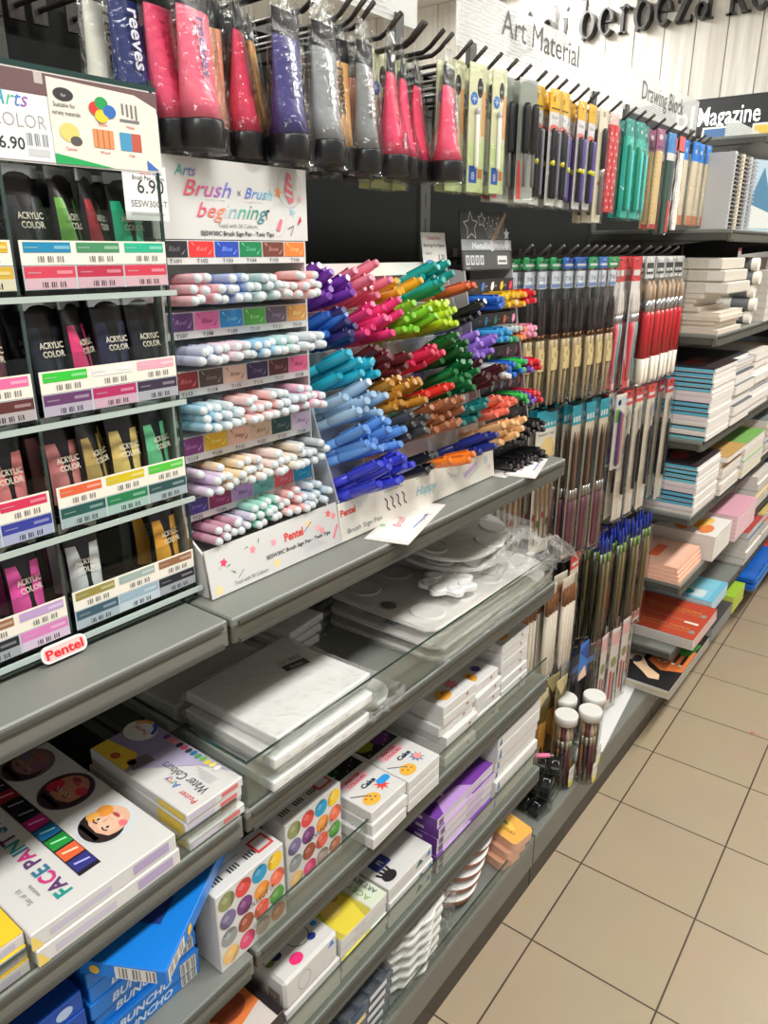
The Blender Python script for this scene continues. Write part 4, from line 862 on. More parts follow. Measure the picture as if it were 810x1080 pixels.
# ---------------------------------------------------------------- the brush bay: rows of hooks below the top row
def brush_pack_proto(kind, label, grp):
    t = thing('hanging_brush_pack', label, 'brush pack', (0, 0, 0), 0, grp); b = MB(); F = front
    def head(c, h, w=.027, txt=WHITE, z1=.004):
        b = MB(); b.box((-.0008, -w, -h), (.0008, w, z1), M(c, .45)); b.M = F(.001, 0, 0); b.disc(0, z1 - .008, .006, .003, M((40, 44, 48), .5)); b.rect(-w*.7, -h*.75, w*.7, -h*.5, txt); b.M = Matrix(); return b
    def brush_(y, x, ztop, hl, fl, bl, hc, bc, r, fc=(200, 200, 204)):     # handle below, bristles on top
        b = MB(T(x, y, ztop)); m1, m2, m3 = M(bc, .7, bump=.4, scale=300), M(fc, .25, .9), M(hc, .3)
        b.lathe([(r*.95, -bl - fl), (r*1.15, -bl - fl - hl*.12), (r*.7, -bl - fl - hl*.55), (r*.35, -bl - fl - hl)], m3, 8); o = b.obj('brush', t)
        b = MB(T(x, y, ztop)); b.lathe([(r*.15, 0), (r*.8, -bl*.35), (r*1.05, -bl*.8), (r, -bl)], m1, 8); b.obj('bristles', o)
        b = MB(T(x, y, ztop)); b.lathe([(r, -bl), (r*.95, -bl - fl)], m2, 8); b.obj('ferrule', o)
    L = .30; bag = None
    if kind in ('ink', 'ink_blue'):
        head((32, 150, 84) if kind == 'ink' else (50, 104, 190), .020).obj('header', t)
        b = MB(); b.box((-.0006, -.020, -.062), (.0006, .020, -.026), M((214, 218, 224), .5)); b.M = F(.0008, 0, 0); b.text('T10', 0, -.046, .014, M((60, 70, 120), .5)); b.rect(-.016, -.060, .016, -.052, M((120, 140, 190), .5)); b.M = Matrix(); b.obj('paper_band', t)
        for k, yy in enumerate((-.010, .008)):
            brush_(yy, .005, -.085, .150, .012, .075, (206, 184, 140), (40, 30, 28) if k != 1 else (60, 38, 34), .0056, (120, 80, 50))
        b = MB(); b.box((.0105, -.013, -.240), (.0115, .013, -.190), M((232, 208, 150), .5)); b.M = F(.0118, 0, 0)
        for q in range(3): b.text('%d' % (q + 2), -.010 + .010*q, -.222 + .012*q, .013, INK)
        b.M = Matrix(); b.obj('tag', t); bag = (.022, .318, .012)
    elif kind == 'red_card':
        head((214, 52, 58), .055, .028).obj('header', t)
        b = MB(); b.box((-.0006, -.027, -.325), (.0006, .027, -.055), M((232, 226, 224), .5)); b.M = F(.0008, 0, 0); b.poly([(-.027, -.325), (.02, -.325), (-.027, -.24)], M((226, 90, 90), .5)); b.disc(.008, -.235, .015, .028, M((50, 130, 190), .5)); b.M = Matrix(); b.obj('card', t)
        for k, (yy, hc) in enumerate(((-.015, (226, 60, 80)), (.0, (240, 150, 160)), (.015, (110, 200, 190)))): brush_(yy, .006, -.075, .15, .02, .06, hc, (236, 226, 216), .0052)
        bag = (.030, .328, .011)
    elif kind == 'red_big':
        b.box((-.0006, -.028, -.05), (.0006, .028, .004), M((206, 204, 200), .5)); b.M = F(.0008, 0, 0); b.rect(-.022, -.040, .022, -.012, M((60, 60, 62), .5)); b.rect(-.018, -.034, .018, -.026, WHITE, .0005); b.M = Matrix(); b.obj('header', t)
        for k, yy in enumerate((-.0135, .0135)):
            b = MB(T(.008, yy, 0)); b2 = MB(T(.008, yy, 0)); b2.lathe([(.002, -.056), (.009, -.07), (.0095, -.105)], M((206, 178, 150), .7), 10); b3 = MB(T(.008, yy, 0)); b3.lathe([(.0098, -.105), (.0098, -.135)], M((190, 190, 192), .25, .9), 10)
            b.lathe([(.0100, -.135), (.0115, -.15), (.0118, -.255)], M((206, 40, 48), .3), 10); b.lathe([(.0118, -.255), (.0110, -.315), (.008, -.325)], M((232, 222, 206), .4), 10); o = b.obj('brush', t); b2.obj('bristles', o); b3.obj('ferrule', o)
        bag = (.032, .332, .016)
    elif kind == 'teal':
        b.box((-.0008, -.044, -.040), (.0008, .044, .004), M((26, 160, 180), .4)); b.M = F(.001, 0, 0); [b.rect(-.038 + .0135*q, -.034, -.030 + .0135*q, -.026, WHITE) for q in range(6)]; b.M = Matrix(); b.obj('header', t)
        b = MB(); b.box((-.0006, -.043, -.36), (.0006, .043, -.040), M((228, 220, 206), .5)); b.M = F(.0008, 0, 0); b.text('MODELLING  TOOLS', 0, -.056, .008, INK, width=.066); b.disc(.01, -.10, .03, .04, M((238, 206, 140), .5))
        for q in range(4): b.star(-.03 + .02*q, -.26 - .02*(q % 2), .012, .007, 6, M(((196, 70, 80), (110, 140, 90))[q % 2], .5)); b.rect(-.031 + .02*q, -.34, -.029 + .02*q, -.27, M((100, 130, 90), .5))
        b.M = Matrix(); b.obj('card', t)
        for k in range(4): brush_(-.03 + .02*k, .006, -.11, .16, .02, .04, (150, 120, 90), (70, 60, 50), .0045)
        bag = (.046, .363, .012)
    elif kind == 'long':
        b.box((-.0008, -.022, -.045), (.0008, .022, .004), M((24, 146, 164), .4)); b.M = F(.001, 0, 0); [b.rect(-.017 + .012*q, -.038, -.010 + .012*q, -.024, WHITE) for q in range(3)]; b.M = Matrix(); b.obj('header', t)
        b = MB(); b.box((-.0006, -.021, -.40), (.0006, .021, -.045), M((206, 190, 166), .5)); b.M = F(.0008, 0, 0); [b.disc(-.008 + .016*(q % 2), -.20 - .02*q, .007, .010, M(((120, 140, 90), (206, 110, 110))[q % 2], .5)) for q in range(5)]; b.M = Matrix(); b.obj('card', t)
        for k, (yy, hc) in enumerate(((-.013, (44, 34, 32)), (.0, (140, 100, 66)), (.013, (56, 50, 48)))):
            b = MB(T(.006, yy, 0)); b.lathe([(.001, -.06), (.0035, -.09), (.004, -.20), (.0035, -.21)], M(hc, .4), 8); b.lathe([(.0042, -.21), (.0042, -.24)], M((190, 186, 180), .25, .9), 8); b.lathe([(.005, -.24), (.0055, -.27), (.0052, -.38), (.002, -.395)], M(((120, 60, 80), (90, 60, 70), (140, 110, 90))[k], .5), 8); b.obj('brush', t)
        bag = (.025, .405, .012)
    elif kind == 'palette_knife':
        head((222, 66, 60), .036, .026).obj('header', t)
        b = MB(); b.box((-.0006, -.025, -.365), (.0006, .025, -.036), M((222, 208, 188), .5)); b.M = F(.0008, 0, 0); b.rect(-.018, -.30, .010, -.25, M((206, 190, 170), .5)); b.rect(.004, -.36, .02, -.31, PAPER, .0005); b.M = Matrix(); b.obj('card', t)
        b = MB(F(.004, .006, 0)); b.prism([(-.004, -.29), (.004, -.29), (.005, -.13), (.0, -.115), (-.005, -.13)], 0, .006, M((34, 30, 34), .35)); b.prism([(-.003, -.115), (.003, -.115), (.008, -.06), (0, -.046), (-.006, -.06)], 0, .001, CHROME); b.obj('knife', t)
        bag = (.028, .37, .009)
    elif kind == 'painted':
        b.box((-.0006, -.026, -.20), (.0006, .026, .004), M((226, 218, 206), .5)); b.M = F(.0008, 0, 0); b.rect(-.024, -.03, .024, -.006, M((210, 214, 224), .5)); b.disc(-.008, -.018, .008, .008, M((40, 80, 150), .5)); b.rect(-.024, -.07, .0, -.036, M((110, 180, 80), .5)); b.rect(.002, -.19, .022, -.05, M((196, 110, 60), .5)); b.M = Matrix(); b.obj('card', t)
        b = MB(); stick(b, .006, -.006, -.19, -.04, .005, M((90, 60, 120), .4)); b.obj('purple_tool', t); bag = (.028, .205, .009)
    elif kind == 'blue_tips':
        for k in range(5):
            yy = -.024 + .012*k; b = MB(T(.004*(k % 2), yy, 0)); b.lathe([(.001, .028), (.0035, .012), (.004, -.02)], M((24, 50, 160), .4), 8); b.lathe([(.004, -.02), (.004, -.05)], M((150, 190, 90) if k % 2 else (190, 190, 186), .3, .5), 8); b.lathe([(.0042, -.05), (.005, -.10), (.004, -.30)], M(((44, 38, 34), (120, 110, 60), (60, 44, 40), (150, 130, 90), (34, 34, 34))[k], .4), 8); b.obj('brush', t)
        b = MB(); b.box((-.0012, -.028, -.34), (-.0002, .028, -.18), M((220, 206, 190), .5)); b.M = F(0, 0, 0); b.disc(0, -.22, .02, .012, M((150, 170, 90), .5)); b.rect(-.026, -.33, .026, -.31, M((196, 120, 110), .5)); b.M = Matrix(); b.obj('card', t); bag = (.031, .345, .010)
    elif kind == 'tan':
        for k in range(4):
            yy = -.0235 + .0155*k; b = MB(T(.004, yy, 0)); b.lathe([(.002, -.02), (.006, -.035), (.0062, -.07)], M((150, 96, 56), .7), 8); b.lathe([(.0064, -.07), (.0058, -.24), (.002, -.255)], M((226, 214, 196), .4), 8); b.obj('brush', t)
        b = MB(); b.box((-.001, -.03, -.20), (-.0002, .03, .004), M((224, 214, 196), .5)); b.obj('card', t); bag = (.033, .26, .010)
    elif kind == 'artcard':
        b.box((-.0006, -.030, -.24), (.0006, .030, .004), M((226, 206, 150), .5)); b.M = F(.0008, 0, 0); b.rect(-.029, -.238, .029, -.10, M((232, 168, 76), .5)); b.poly([(-.029, -.10), (.029, -.10), (.029, -.02), (.0, -.05), (-.029, -.01)], M((110, 92, 40), .5)); [b.rect(-.026 + .013*q, -.235, -.018 + .013*q, -.19 + .01*(q % 2), M((96, 60, 40), .5), .0005) for q in range(4)]; b.M = Matrix(); b.obj('printed_card', t); bag = (.032, .242, .006)
    elif kind == 'black_set':
        b.box((-.0006, -.026, -.30), (.0006, .026, .004), M((40, 40, 44), .4)); b.M = F(.0008, 0, 0); [b.rect(-.022 + .011*q, -.29, -.019 + .011*q, -.06, M(((90, 96, 104), (150, 150, 152), (60, 70, 80), (120, 110, 100))[q], .4)) for q in range(4)]; b.rect(-.024, -.05, .024, -.03, M((70, 110, 170), .5)); b.M = Matrix(); b.obj('card', t)
        b = MB(); [stick(b, .005, -.018 + .012*q, -.28, -.08, .0035, M((34, 34, 38), .35)) for q in range(4)]; b.obj('pencils', t) if False else b.obj('pencil', t); bag = (.028, .303, .010)
    elif kind == 'flower':
        b.box((-.0006, -.022, -.27), (.0006, .022, .004), M((226, 214, 208), .5)); b.M = F(.0008, 0, 0); b.disc(0, -.11, .014, .018, M((150, 150, 100), .5)); b.rect(-.014, -.24, -.002, -.14, M((196, 70, 66), .5)); b.rect(.004, -.26, .014, -.15, M((110, 100, 90), .5)); b.rect(-.02, -.05, .02, -.01, M((236, 180, 180), .5)); b.M = Matrix(); b.obj('printed_card', t); bag = (.024, .272, .006)
    elif kind == 'blue_card':
        b.box((-.0006, -.024, -.11), (.0006, .024, .004), M((40, 110, 190), .45)); b.M = F(.0008, 0, 0); b.poly([(-.022, -.108), (.022, -.108), (.01, -.07), (-.022, -.09)], M((230, 190, 150), .5)); b.poly([(-.024, -.02), (.024, .0), (.024, -.06)], M((24, 60, 140), .5)); b.M = Matrix(); b.obj('printed_card', t)
    elif kind == 'pink':
        b.box((-.0006, -.024, -.09), (.0006, .024, .004), M((60, 56, 58), .4)); b.M = F(.0008, 0, 0); b.disc(0, -.030, .020, .016, M((232, 130, 146), .5)); b.rect(-.02, -.085, .02, -.06, M((214, 206, 206), .5)); b.M = Matrix(); b.obj('printed_card', t)
        b = MB(); b.lathe([(.012, -.20), (.012, -.08)], M((40, 40, 44), .3), 10); b.obj('tool_body', t); bag = (.027, .21, .014)
    if bag:
        w, h, d = bag; b = MB()
        b.loft([[(sx*d*(.3 if zz > -.02 else 1), sy*w, zz) for sx, sy in ((1, -1), (1, 1), (-.3, 1), (-.3, -1))] for zz in (-h, -h*.7, -h*.3, -.03, .002)], FILM, True, (True, False)); b.obj('clear_bag', t)
    return t
BPK = {}
def bpack(kind, y, x, z, label, grp, rz):
    if kind not in BPK: t = brush_pack_proto(kind, label, grp); BPK[kind] = t; t.location = (x, y, z); t.rotation_euler = (0, 0, rz); return t
    return dup(BPK[kind], (x, y, z), (0, 0, rz), label, grp)
BNM = {'ink': 'green-headed bag of dark ink brushes', 'ink_blue': 'blue-headed bag of dark ink brushes', 'red_card': 'red-headed card of pink and mint brushes', 'red_big': 'bag of two thick red brushes', 'teal': 'wide turquoise-headed card of modelling tools', 'long': 'long turquoise-headed bag of dark brushes', 'palette_knife': 'red-headed cream card with a palette knife', 'painted': 'small card with green and orange print', 'blue_tips': 'bag of blue-tipped brushes', 'tan': 'bag of tan and white brushes', 'artcard': 'printed ochre brush card', 'black_set': 'black pencil set card', 'flower': 'narrow flowered craft card', 'blue_card': 'blue seascape card', 'pink': 'black tool pack with a pink round mark'}
H2, H3, H4, H5 = 1.548, 1.206, .80, .49
ROWB = [('top', H2, [('ink', 1.455, 2, -.79), ('ink', 1.503, 2, -.775), ('ink', 1.548, 2, -.765), ('ink', 1.592, 2, -.755), ('ink_blue', 1.636, 2, -.745), ('ink_blue', 1.68, 2, -.735), ('ink', 1.724, 2, -.725), ('ink_blue', 1.768, 2, -.72), ('ink', 1.812, 2, -.715), ('red_card', 1.865, 2, -.715), ('red_card', 1.945, 2, -.705), ('red_big', 2.03, 2, -.70), ('red_big', 2.105, 2, -.70), ('red_big', 2.18, 2, -.70), ('red_big', 2.255, 1, -.70)]),
        ('second', H3, [('teal', 1.50, 3, -.79), ('teal', 1.61, 3, -.76), ('long', 1.715, 3, -.73), ('long', 1.775, 3, -.72), ('long', 1.84, 3, -.71), ('painted', 1.92, 2, -.70), ('palette_knife', 1.985, 3, -.705), ('palette_knife', 2.06, 3, -.70), ('palette_knife', 2.13, 2, -.69), ('palette_knife', 2.26, 3, -.68)]),
        ('third', H4, [('tan', 1.50, 2, -.72), ('tan', 1.58, 2, -.70), ('tan', 1.66, 2, -.69), ('palette_knife', 1.76, 1, -.72), ('blue_tips', 1.93, 3, -.70), ('blue_tips', 2.02, 3, -.69), ('blue_tips', 2.11, 3, -.68), ('blue_tips', 2.20, 2, -.68)]),
        ('lowest', H5, [('artcard', 1.60, 2, -.715), ('artcard', 1.70, 2, -.70), ('blue_card', 1.745, 1, -.665), ('pink', 1.505, 2, -.70), ('black_set', 1.79, 3, -.70), ('black_set', 1.86, 3, -.69), ('flower', 1.945, 2, -.68), ('flower', 2.01, 2, -.67), ('flower', 2.09, 2, -.67), ('flower', 2.2, 1, -.69)])]
for rn, z, lst in ROWB:
    cn = {}
    for kind, y, n, x in lst:
        cn[kind] = cn.get(kind, -1) + 1
        hook(y, z + .004, 'dark hook, %s brush row, for %s %s' % (rn, ORD[cn[kind]], BNM[kind]), min(1.0, (x + .02 - XB)/.27))
        for d in range(n):
            dz = z if kind not in ('blue_tips', 'tan') else z - .02
            if rn == 'lowest' and kind in ('artcard', 'pink'): dz -= .03
            if rn == 'lowest' and kind == 'blue_card': dz += .07
            bpack(kind, y + R.uniform(-.004, .004), x - .024*d, dz - .004, '%s, %s such hook, %s brush row, %s' % (BNM[kind], ORD[cn[kind]], rn, DEP[d]), 'packs of the %s brush row' % rn, R.uniform(-.22, .02))
# ---------------------------------------------------------------- goods on the lower shelves
def carton(name, size, faces, parent=None, mat=None, bev=.0012):
    """a box from (0,0,0) to size; faces: function(mb) that prints on it"""
    b = MB(); b.box((0, 0, 0), size, mat or WC, bev)
    if faces: faces(b, size); b.M = Matrix()
    return b.obj(name, parent)
def top_in(b, s): b.M = fr((s[0], s[1], s[2] + .0002), (-1, 0, 0), (0, -1, 0)); return b      # top face read from the far side: u into the shelf, v towards the camera
def top_out(b, s): b.M = fr((s[0], 0, s[2] + .0002), (0, 1, 0), (-1, 0, 0)); return b        # top face read from the aisle
def front_(b, s): b.M = front(s[0] + .0002, 0, 0); return b
def near_(b, s): b.M = fr((0, -.0002, 0), (1, 0, 0), (0, 0, 1)); return b                    # face that looks to the camera's side (-Y)
ZS2, ZS3, ZS4, ZB = .8735, .6325, .3805, .1685
SKIN = M((206, 156, 130), .5); SKIN2 = M((226, 184, 156), .5)
def kid(b, u, v, r, hair, paint, sk, bg):
    z = .0004; H = M(hair, .6); dk = M(tuple(int(q*.84) for q in sk), .5); lt = M(tuple(min(255, int(q*1.07)) for q in sk), .5)
    b.disc(u, v, r, r, M(bg, .5), z, 30)
    b.disc(u - r*.05, v + r*.20, r*.86, r*.72, H, z + .0002, 26); b.disc(u + r*.02, v - r*.06, r*.74, r*.78, M(sk, .5), z + .0004, 28); b.disc(u - r*.16, v - r*.10, r*.40, r*.46, lt, z + .0005, 18)
    b.disc(u, v + r*.58, r*.62, r*.26, H, z + .0006, 18, 0, PI); b.poly([(u - r*.66, v + r*.30), (u - r*.2, v + r*.50), (u + r*.3, v + r*.46), (u + r*.66, v + r*.30), (u + r*.5, v + r*.74), (u - r*.5, v + r*.74)], H, z + .0006)
    for (du, dv, rx, ry, c) in paint: b.disc(u + du*r, v + dv*r, rx*r, ry*r, M(c, .5), z + .0007 + abs(du)*.0001, 14)
    for q in (-1, 1):
        b.disc(u + q*r*.28, v + r*.10, r*.12, r*.05, WHITE, z + .0010, 12); b.disc(u + q*r*.28, v + r*.10, r*.055, r*.055, INK, z + .0012, 10); b.line([(u + q*r*.42, v + r*.21), (u + q*r*.28, v + r*.27), (u + q*r*.14, v + r*.23)], r*.045, H, z + .0011)
        b.disc(u + q*r*.07, v - r*.20, r*.035, r*.025, dk, z + .0011, 8)
    b.line([(u + r*.05, v + r*.06), (u + r*.08, v - r*.14)], r*.05, dk, z + .0009); b.disc(u, v - r*.42, r*.20, r*.05, M((176, 72, 76), .4), z + .0011, 12); b.disc(u, v - r*.47, r*.15, r*.05, M((206, 110, 108), .4), z + .0010, 12)
FS = (.283, .176, .0215)
def face_print(b, s, full=True):
    top_in(b, s)
    if full:
        kid(b, .080, .040, .0345, (44, 30, 28), [(.5, -.3, .3, .28, (232, 150, 60)), (.55, .15, .26, .22, (240, 180, 90)), (-.5, -.35, .18, .14, (236, 120, 130))], (226, 180, 152), (206, 214, 216))
        kid(b, .168, .039, .0345, (60, 36, 40), [(.55, .1, .28, .34, (206, 50, 70)), (-.5, -.3, .26, .2, (206, 60, 76)), (.2, -.55, .24, .12, (150, 60, 70))], (196, 134, 112), (70, 50, 60))
        kid(b, .256, .043, .0340, (60, 44, 42), [(-.4, -.2, .3, .25, (150, 100, 120)), (.5, -.2, .25, .25, (120, 110, 130))], (150, 112, 102), (120, 104, 104))
        b.rect(.030, .078, .283, .104, M((40, 36, 44), .4), .0004)
        for q, c in enumerate(((58, 60, 128), (230, 104, 66), (44, 150, 66), (40, 124, 178), (200, 50, 128), (36, 34, 40), (34, 32, 36), (150, 40, 50), (40, 36, 44), (220, 60, 50))):
            x = .036 + .0245*q; b.rect(x, .079, x + .0215, .103, M(c, .25), .0007); b.poly([(x + .008, .082), (x + .011, .082), (x + .015, .099), (x + .012, .099)], M(tuple(min(255, w + 120) for w in c), .3), .0009)
        cs = [M((40, 150, 140), .4), M((96, 60, 110), .4), M((206, 60, 130), .4), M((60, 120, 150), .4)]
        b.text('FACE PAINT STICKS', .020, .118, .024, None, .0006, 'l', width=.215, bold=.03, cols=cs); b.text('Set of 10', .05, .153, .008, GREYINK, .0006); b.text('washable', .05, .143, .006, GREYINK, .0006)
    front_(b, s); b.rect(.02, .006, .09, .014, M((196, 190, 208), .5)); b.rect(.118, .005, .165, .017, M((176, 160, 196), .5)); b.poly([(.0, .001), (.012, .001), (.004, .016), (0, .018)], M((236, 206, 110), .5))
    near_(b, s); b.rect(.05, .005, .2, .016, M((206, 196, 210), .5))
for k in range(2):
    o = carton('face_paint_box', FS, (lambda b, s, k=k: face_print(b, s, k == 1))); o.location = (-.902 - .002*k, .228 - .002*k, ZS2 + .0218*k)
    tag(o, ('white face paint box with a yellow corner, under the one with painted faces', 'white face paint box with three painted faces and a row of colour sticks')[k], 'box', 'face paint boxes')
# box with flame art at the near end
def flame(b, s):
    top_in(b, s); b.poly([(.0, .0), (.10, .0), (.06, .03), (.0, .06)], M((232, 60, 40), .5)); b.poly([(0, 0), (.05, 0), (.03, .02), (0, .04)], M((244, 200, 50), .5), .0005); b.poly([(.0, .07), (.12, .01), (.2, .03), (.2, .09), (0, .1)], M((150, 146, 190), .5), .0004)
    front_(b, s); b.rect(s[1] - .10, .003, s[1] - .01, .010, M((190, 184, 204), .5))
for k in range(3):
    o = carton('paint_set_box', (.25, .20, .0145), flame); o.location = (-.874 - .003*k, .022 + .001*k, ZS2 + .0148*k); tag(o, 'flat paint set box with flame print beside the face paint box, %s from the shelf' % ORD[k], 'box', 'flame print boxes')
# watercolour boxes
def wcol(b, s):
    top_in(b, s); L, W = s[0], s[1]
    b.rect(L*.60, .002, L - .002, W - .002, M((150, 140, 176), .5)); b.poly([(.02, .002), (L*.60, .002), (L*.60, W - .01), (L*.5, W - .03), (L*.3, .02)], M((176, 168, 196), .5), .0005)
    b.poly([(L*.62, W - .002), (L - .002, W - .002), (L - .002, W*.7), (L*.7, W*.62)], M((240, 204, 70), .5), .0006); b.disc(L*.80, W*.86, .008, .006, M((200, 90, 60), .5), .0008); b.disc(L*.66, W*.80, .007, .006, M((200, 90, 60), .5), .0008); b.poly([(L*.56, W*.55), (L*.66, W*.55), (L*.68, W*.85), (L*.58, W*.9)], M((110, 100, 104), .5), .0008)
    b.disc(L*.90, W*.25, .026, .022, WHITE, .0009); b.text('Pentel', L*.90, W*.20, .012, RED, .0012, width=.028); b.ring(L*.90, W*.25, .017, .023, M((60, 90, 170), .5), .0011, 14, 3.3, 4.6); b.ring(L*.90, W*.25, .017, .023, M((230, 150, 60), .5), .0011, 14, 4.7, 6.0)
    for q in range(12): b.disc(L*(.70 - .047*q), W*(.10 + .008*(q % 2)), .0042, .0055, M(((90, 60, 120), (230, 120, 130), (240, 150, 150), (60, 50, 60), (206, 80, 100), (60, 70, 80), (50, 110, 150), (80, 150, 90), (120, 180, 90), (226, 206, 80), (240, 220, 120), (240, 236, 230))[q], .4), .0010)
    b.text('Water Colours', L*.28, W*.46, .020, M((70, 74, 84), .5), .0009, 'c', .15, width=L*.42); b.text('Poster', L*.12, W*.72, .012, RED, .0009); b.text('Arty', L*.30, W*.66, .014, None, .0010, cols=[M((60, 110, 190), .4), M((60, 160, 110), .4), M((230, 140, 60), .4), M((150, 80, 160), .4)])
    for q in range(4): b.rect(L*.10, W*(.26 + .04*q), L*(.3 - .03*q), W*(.272 + .04*q), M((190, 190, 196), .5), .0008)
    front_(b, s); b.rect(.004, .003, s[1]*.5, s[2] - .003, M((196, 190, 206), .5)); b.rect(s[1]*.6, .004, s[1]*.9, .010, M((214, 110, 110), .5)); near_(b, s); b.rect(.15, .002, .2, s[2] - .002, M((240, 210, 90), .5))
for k in range(4):
    o = carton('watercolour_box', (.205, .088, .0135), wcol); o.location = (-.828 - (.0, .006, .002, .0)[k], .421 + (.0, -.002, .001, .0)[k], ZS2 + .0137*k + (.0 if k < 3 else 0)); o.rotation_euler = (0, 0, (.0, .02, -.015, .0)[k]); tag(o, 'white and lilac watercolour box, %s from the shelf of its stack of four' % ORD[k], 'box', 'watercolour boxes')
o = carton('paint_set_box', (.12, .17, .02), None, None, BLACK); o.location = (-.975, .30, ZS2); tag(o, 'plain black box at the back behind the watercolour boxes', 'box')

# bagged white canvases
def film_wrap(w, d, h, seed, mat=None, amp=.004):
    r2 = random.Random(seed); b = MB(); n = 10; rings = []
    for (z, e) in ((.001, .002), (h*.4, .006), (h*.8, .006), (h + .002, .003)):
        rr = []
        for (x0, y0, x1, y1) in ((0, 0, w, 0), (w, 0, w, d), (w, d, 0, d), (0, d, 0, 0)):
            for i in range(n):
                t = i/n; x, y = x0 + (x1 - x0)*t, y0 + (y1 - y0)*t; s1 = -1 if y0 == y1 == 0 else 1
                ox = (e + r2.uniform(0, amp))*(1 if x0 == x1 == w else -1 if x0 == x1 == 0 else 0); oy = (e + r2.uniform(0, amp))*(1 if y0 == y1 == d else -1 if y0 == y1 == 0 else 0); rr.append((x + ox, y + oy, z))
        rings.append(rr)
    b.loft(rings, mat or FILMC, False, (False, False)); N = 7
    vs = [(w*i/N, d*j/N, h + .002 + r2.uniform(0, amp)) for i in range(N + 1) for j in range(N + 1)]
    b.add(vs, [(i*(N + 1) + j, (i + 1)*(N + 1) + j, (i + 1)*(N + 1) + j + 1, i*(N + 1) + j + 1) for i in range(N) for j in range(N)], mat or FILMC)
    return b
def canvas(size, label, loc, rz=0., black=False, seed=1, grp='bagged canvases'):
    t = thing('bagged_canvas', label, 'canvas', loc, rz, grp); w, d, h = size
    b = MB(); b.box((0, 0, 0), (w, d, h), M((232, 232, 228), .7, 0, .02, 90), .0015)
    b.M = front(w + .0003, 0, 0); [b.rect(.02 + .03*q, h*.45, .028 + .03*q, h*.53, M((176, 176, 174), .5)) for q in range(5)]; b.M = Matrix(); b.obj('canvas_board', t)
    if black:
        b = MB(fr((.075, .150, h + .0006), (.2, 1, 0), (-1, .2, 0))); b.rect(-.018, -.012, .026, .006, BLACK, .0); b.rect(-.018, .007, .028, .024, WHITE, .0); b.text('Artist', .004, -.008, .010, WHITE, .0004); b.barcode(.004, .010, .02, .010, INK, .0004); b.text('4.90', -.010, .012, .008, RED, .0004); b.obj('label', t)
    film_wrap(w, d, h, seed).obj('clear_wrap', t)
    return t
for k in range(4):
    canvas((.188, .205, .0165), 'white canvas in clear wrap, %s from the shelf of the stack by the divider' % ORD[k], (-.812 + (.006, .0, .008, -.004)[k], .560 + (-.004, .008, .0, .012)[k], ZS2 + .0182*k), (0, .015, -.01, .02)[k], k == 3, k)
for k in range(2): canvas((.13, .20, .018), 'white canvas in clear wrap at the back beside the front stack, %s from the shelf' % ORD[k], (-.968, .552 + .01*k, ZS2 + .0200*k), .03*k, False, 20 + k)
for k in range(3): canvas((.12, .10, .014), 'small wrapped white canvas at the back, %s from the shelf of its pile' % ORD[k], (-.97, .800 + .006*k, ZS2 + .016*k), .05*k, False, 30 + k)
# the round loose end of a wrapped dish beside the canvases
t = thing('round_palette', 'small round white palette in clear wrap beside the bagged canvases', 'palette', (-.665, .800, ZS2)); b = MB(); b.lathe([(.030, 0), (.040, .004), (.042, .016), (.038, .018), (.034, .008), (.001, .007)], M((232, 232, 230), .35), 24); b.obj('dish', t)
f_ = film_wrap(.09, .085, .02, 5, None, .01).obj('clear_wrap', t); f_.location = (-.045, -.042, 0)

# big palettes
PALW = M((226, 222, 216), .4)
def palette(label, loc, rz, w, d, round_=False, tilt=(0, 0), wells=8, seed=0, wrap=True):
    t = thing('paint_palette', label, 'palette', loc, rz, 'white palettes'); t.rotation_euler = (tilt[0], tilt[1], rz)
    b = MB()
    P = [(w/2*math.cos(2*PI*i/36)*(1 - .05*math.cos(4*PI*i/36)), d/2*math.sin(2*PI*i/36)) for i in range(36)] if round_ else rrect(w, d, .03, 5)
    P2 = [(x*.985, y*.985) for x, y in P]
    b.prism(P, 0, .004, PALW); b.prism(P2, .004, .0065, PALW); b.obj('tray', t)
    W = []
    if round_: W = [(w*.36*math.cos(a), d*.36*math.sin(a), .030, .024) for a in [2*PI*i/wells for i in range(wells - 1)]]
    else: W = [(-w*.30 + .60*w*(i % 2), -d*.36 + d*.24*(i//2), .034, .030) for i in range(wells)]
    for (x, y, rx, ry) in W:
        c = MB(T(x, y, .0066) @ Matrix.Diagonal((1, ry/rx, 1, 1))); c.lathe([(rx*1.05, 0), (rx*1.0, .0035), (rx*.94, .0035), (rx*.7, .0012), (.001, .0006)], PALW, 22, None, True, (False, True)); c.obj('well', t)
    c = MB(T(w*.02, -d*.42 if not round_ else -d*.30, .0066)); c.lathe([(.017, .0012), (.017, .0)], None, 20, [M((70, 68, 66), .6)], False, (False, False)); c.disc(0, 0, .016, .013, M((84, 80, 76), .6), .0006); c.obj('thumb_hole', t)
    if wrap:
        f = film_wrap(w*1.02, d*1.02, .012, seed, None, .007); f2 = f.obj('clear_bag', t); f2.location = (-w*.51, -d*.51, 0)
    return t
PLS = [((-.765, 1.185, ZS2), .02, .27, .44, False), ((-.762, 1.182, ZS2 + .0225), .0, .27, .43, False), ((-.775, 1.19, ZS2 + .045), -.03, .26, .42, False)]
for k, (l, rz, w, d, rd) in enumerate(PLS): palette('large white mixing palette with round wells, %s from the shelf of the pile' % ORD[k], l, rz, w, d, rd, seed=40 + k)
palette('oval white palette with round wells lying across the far end of the pile', (-.80, 1.27, ZS2 + .083), .3, .24, .26, True, (.0, .05), 8, 51)
palette('oval white palette tilted on top of the far end of the pile', (-.785, 1.255, ZS2 + .122), .1, .22, .27, True, (.04, .10), 8, 52)
t = thing('flower_palette', 'white flower-shaped palette on top of the large palettes', 'palette', (-.715, 1.125, ZS2 + .0705), .3)
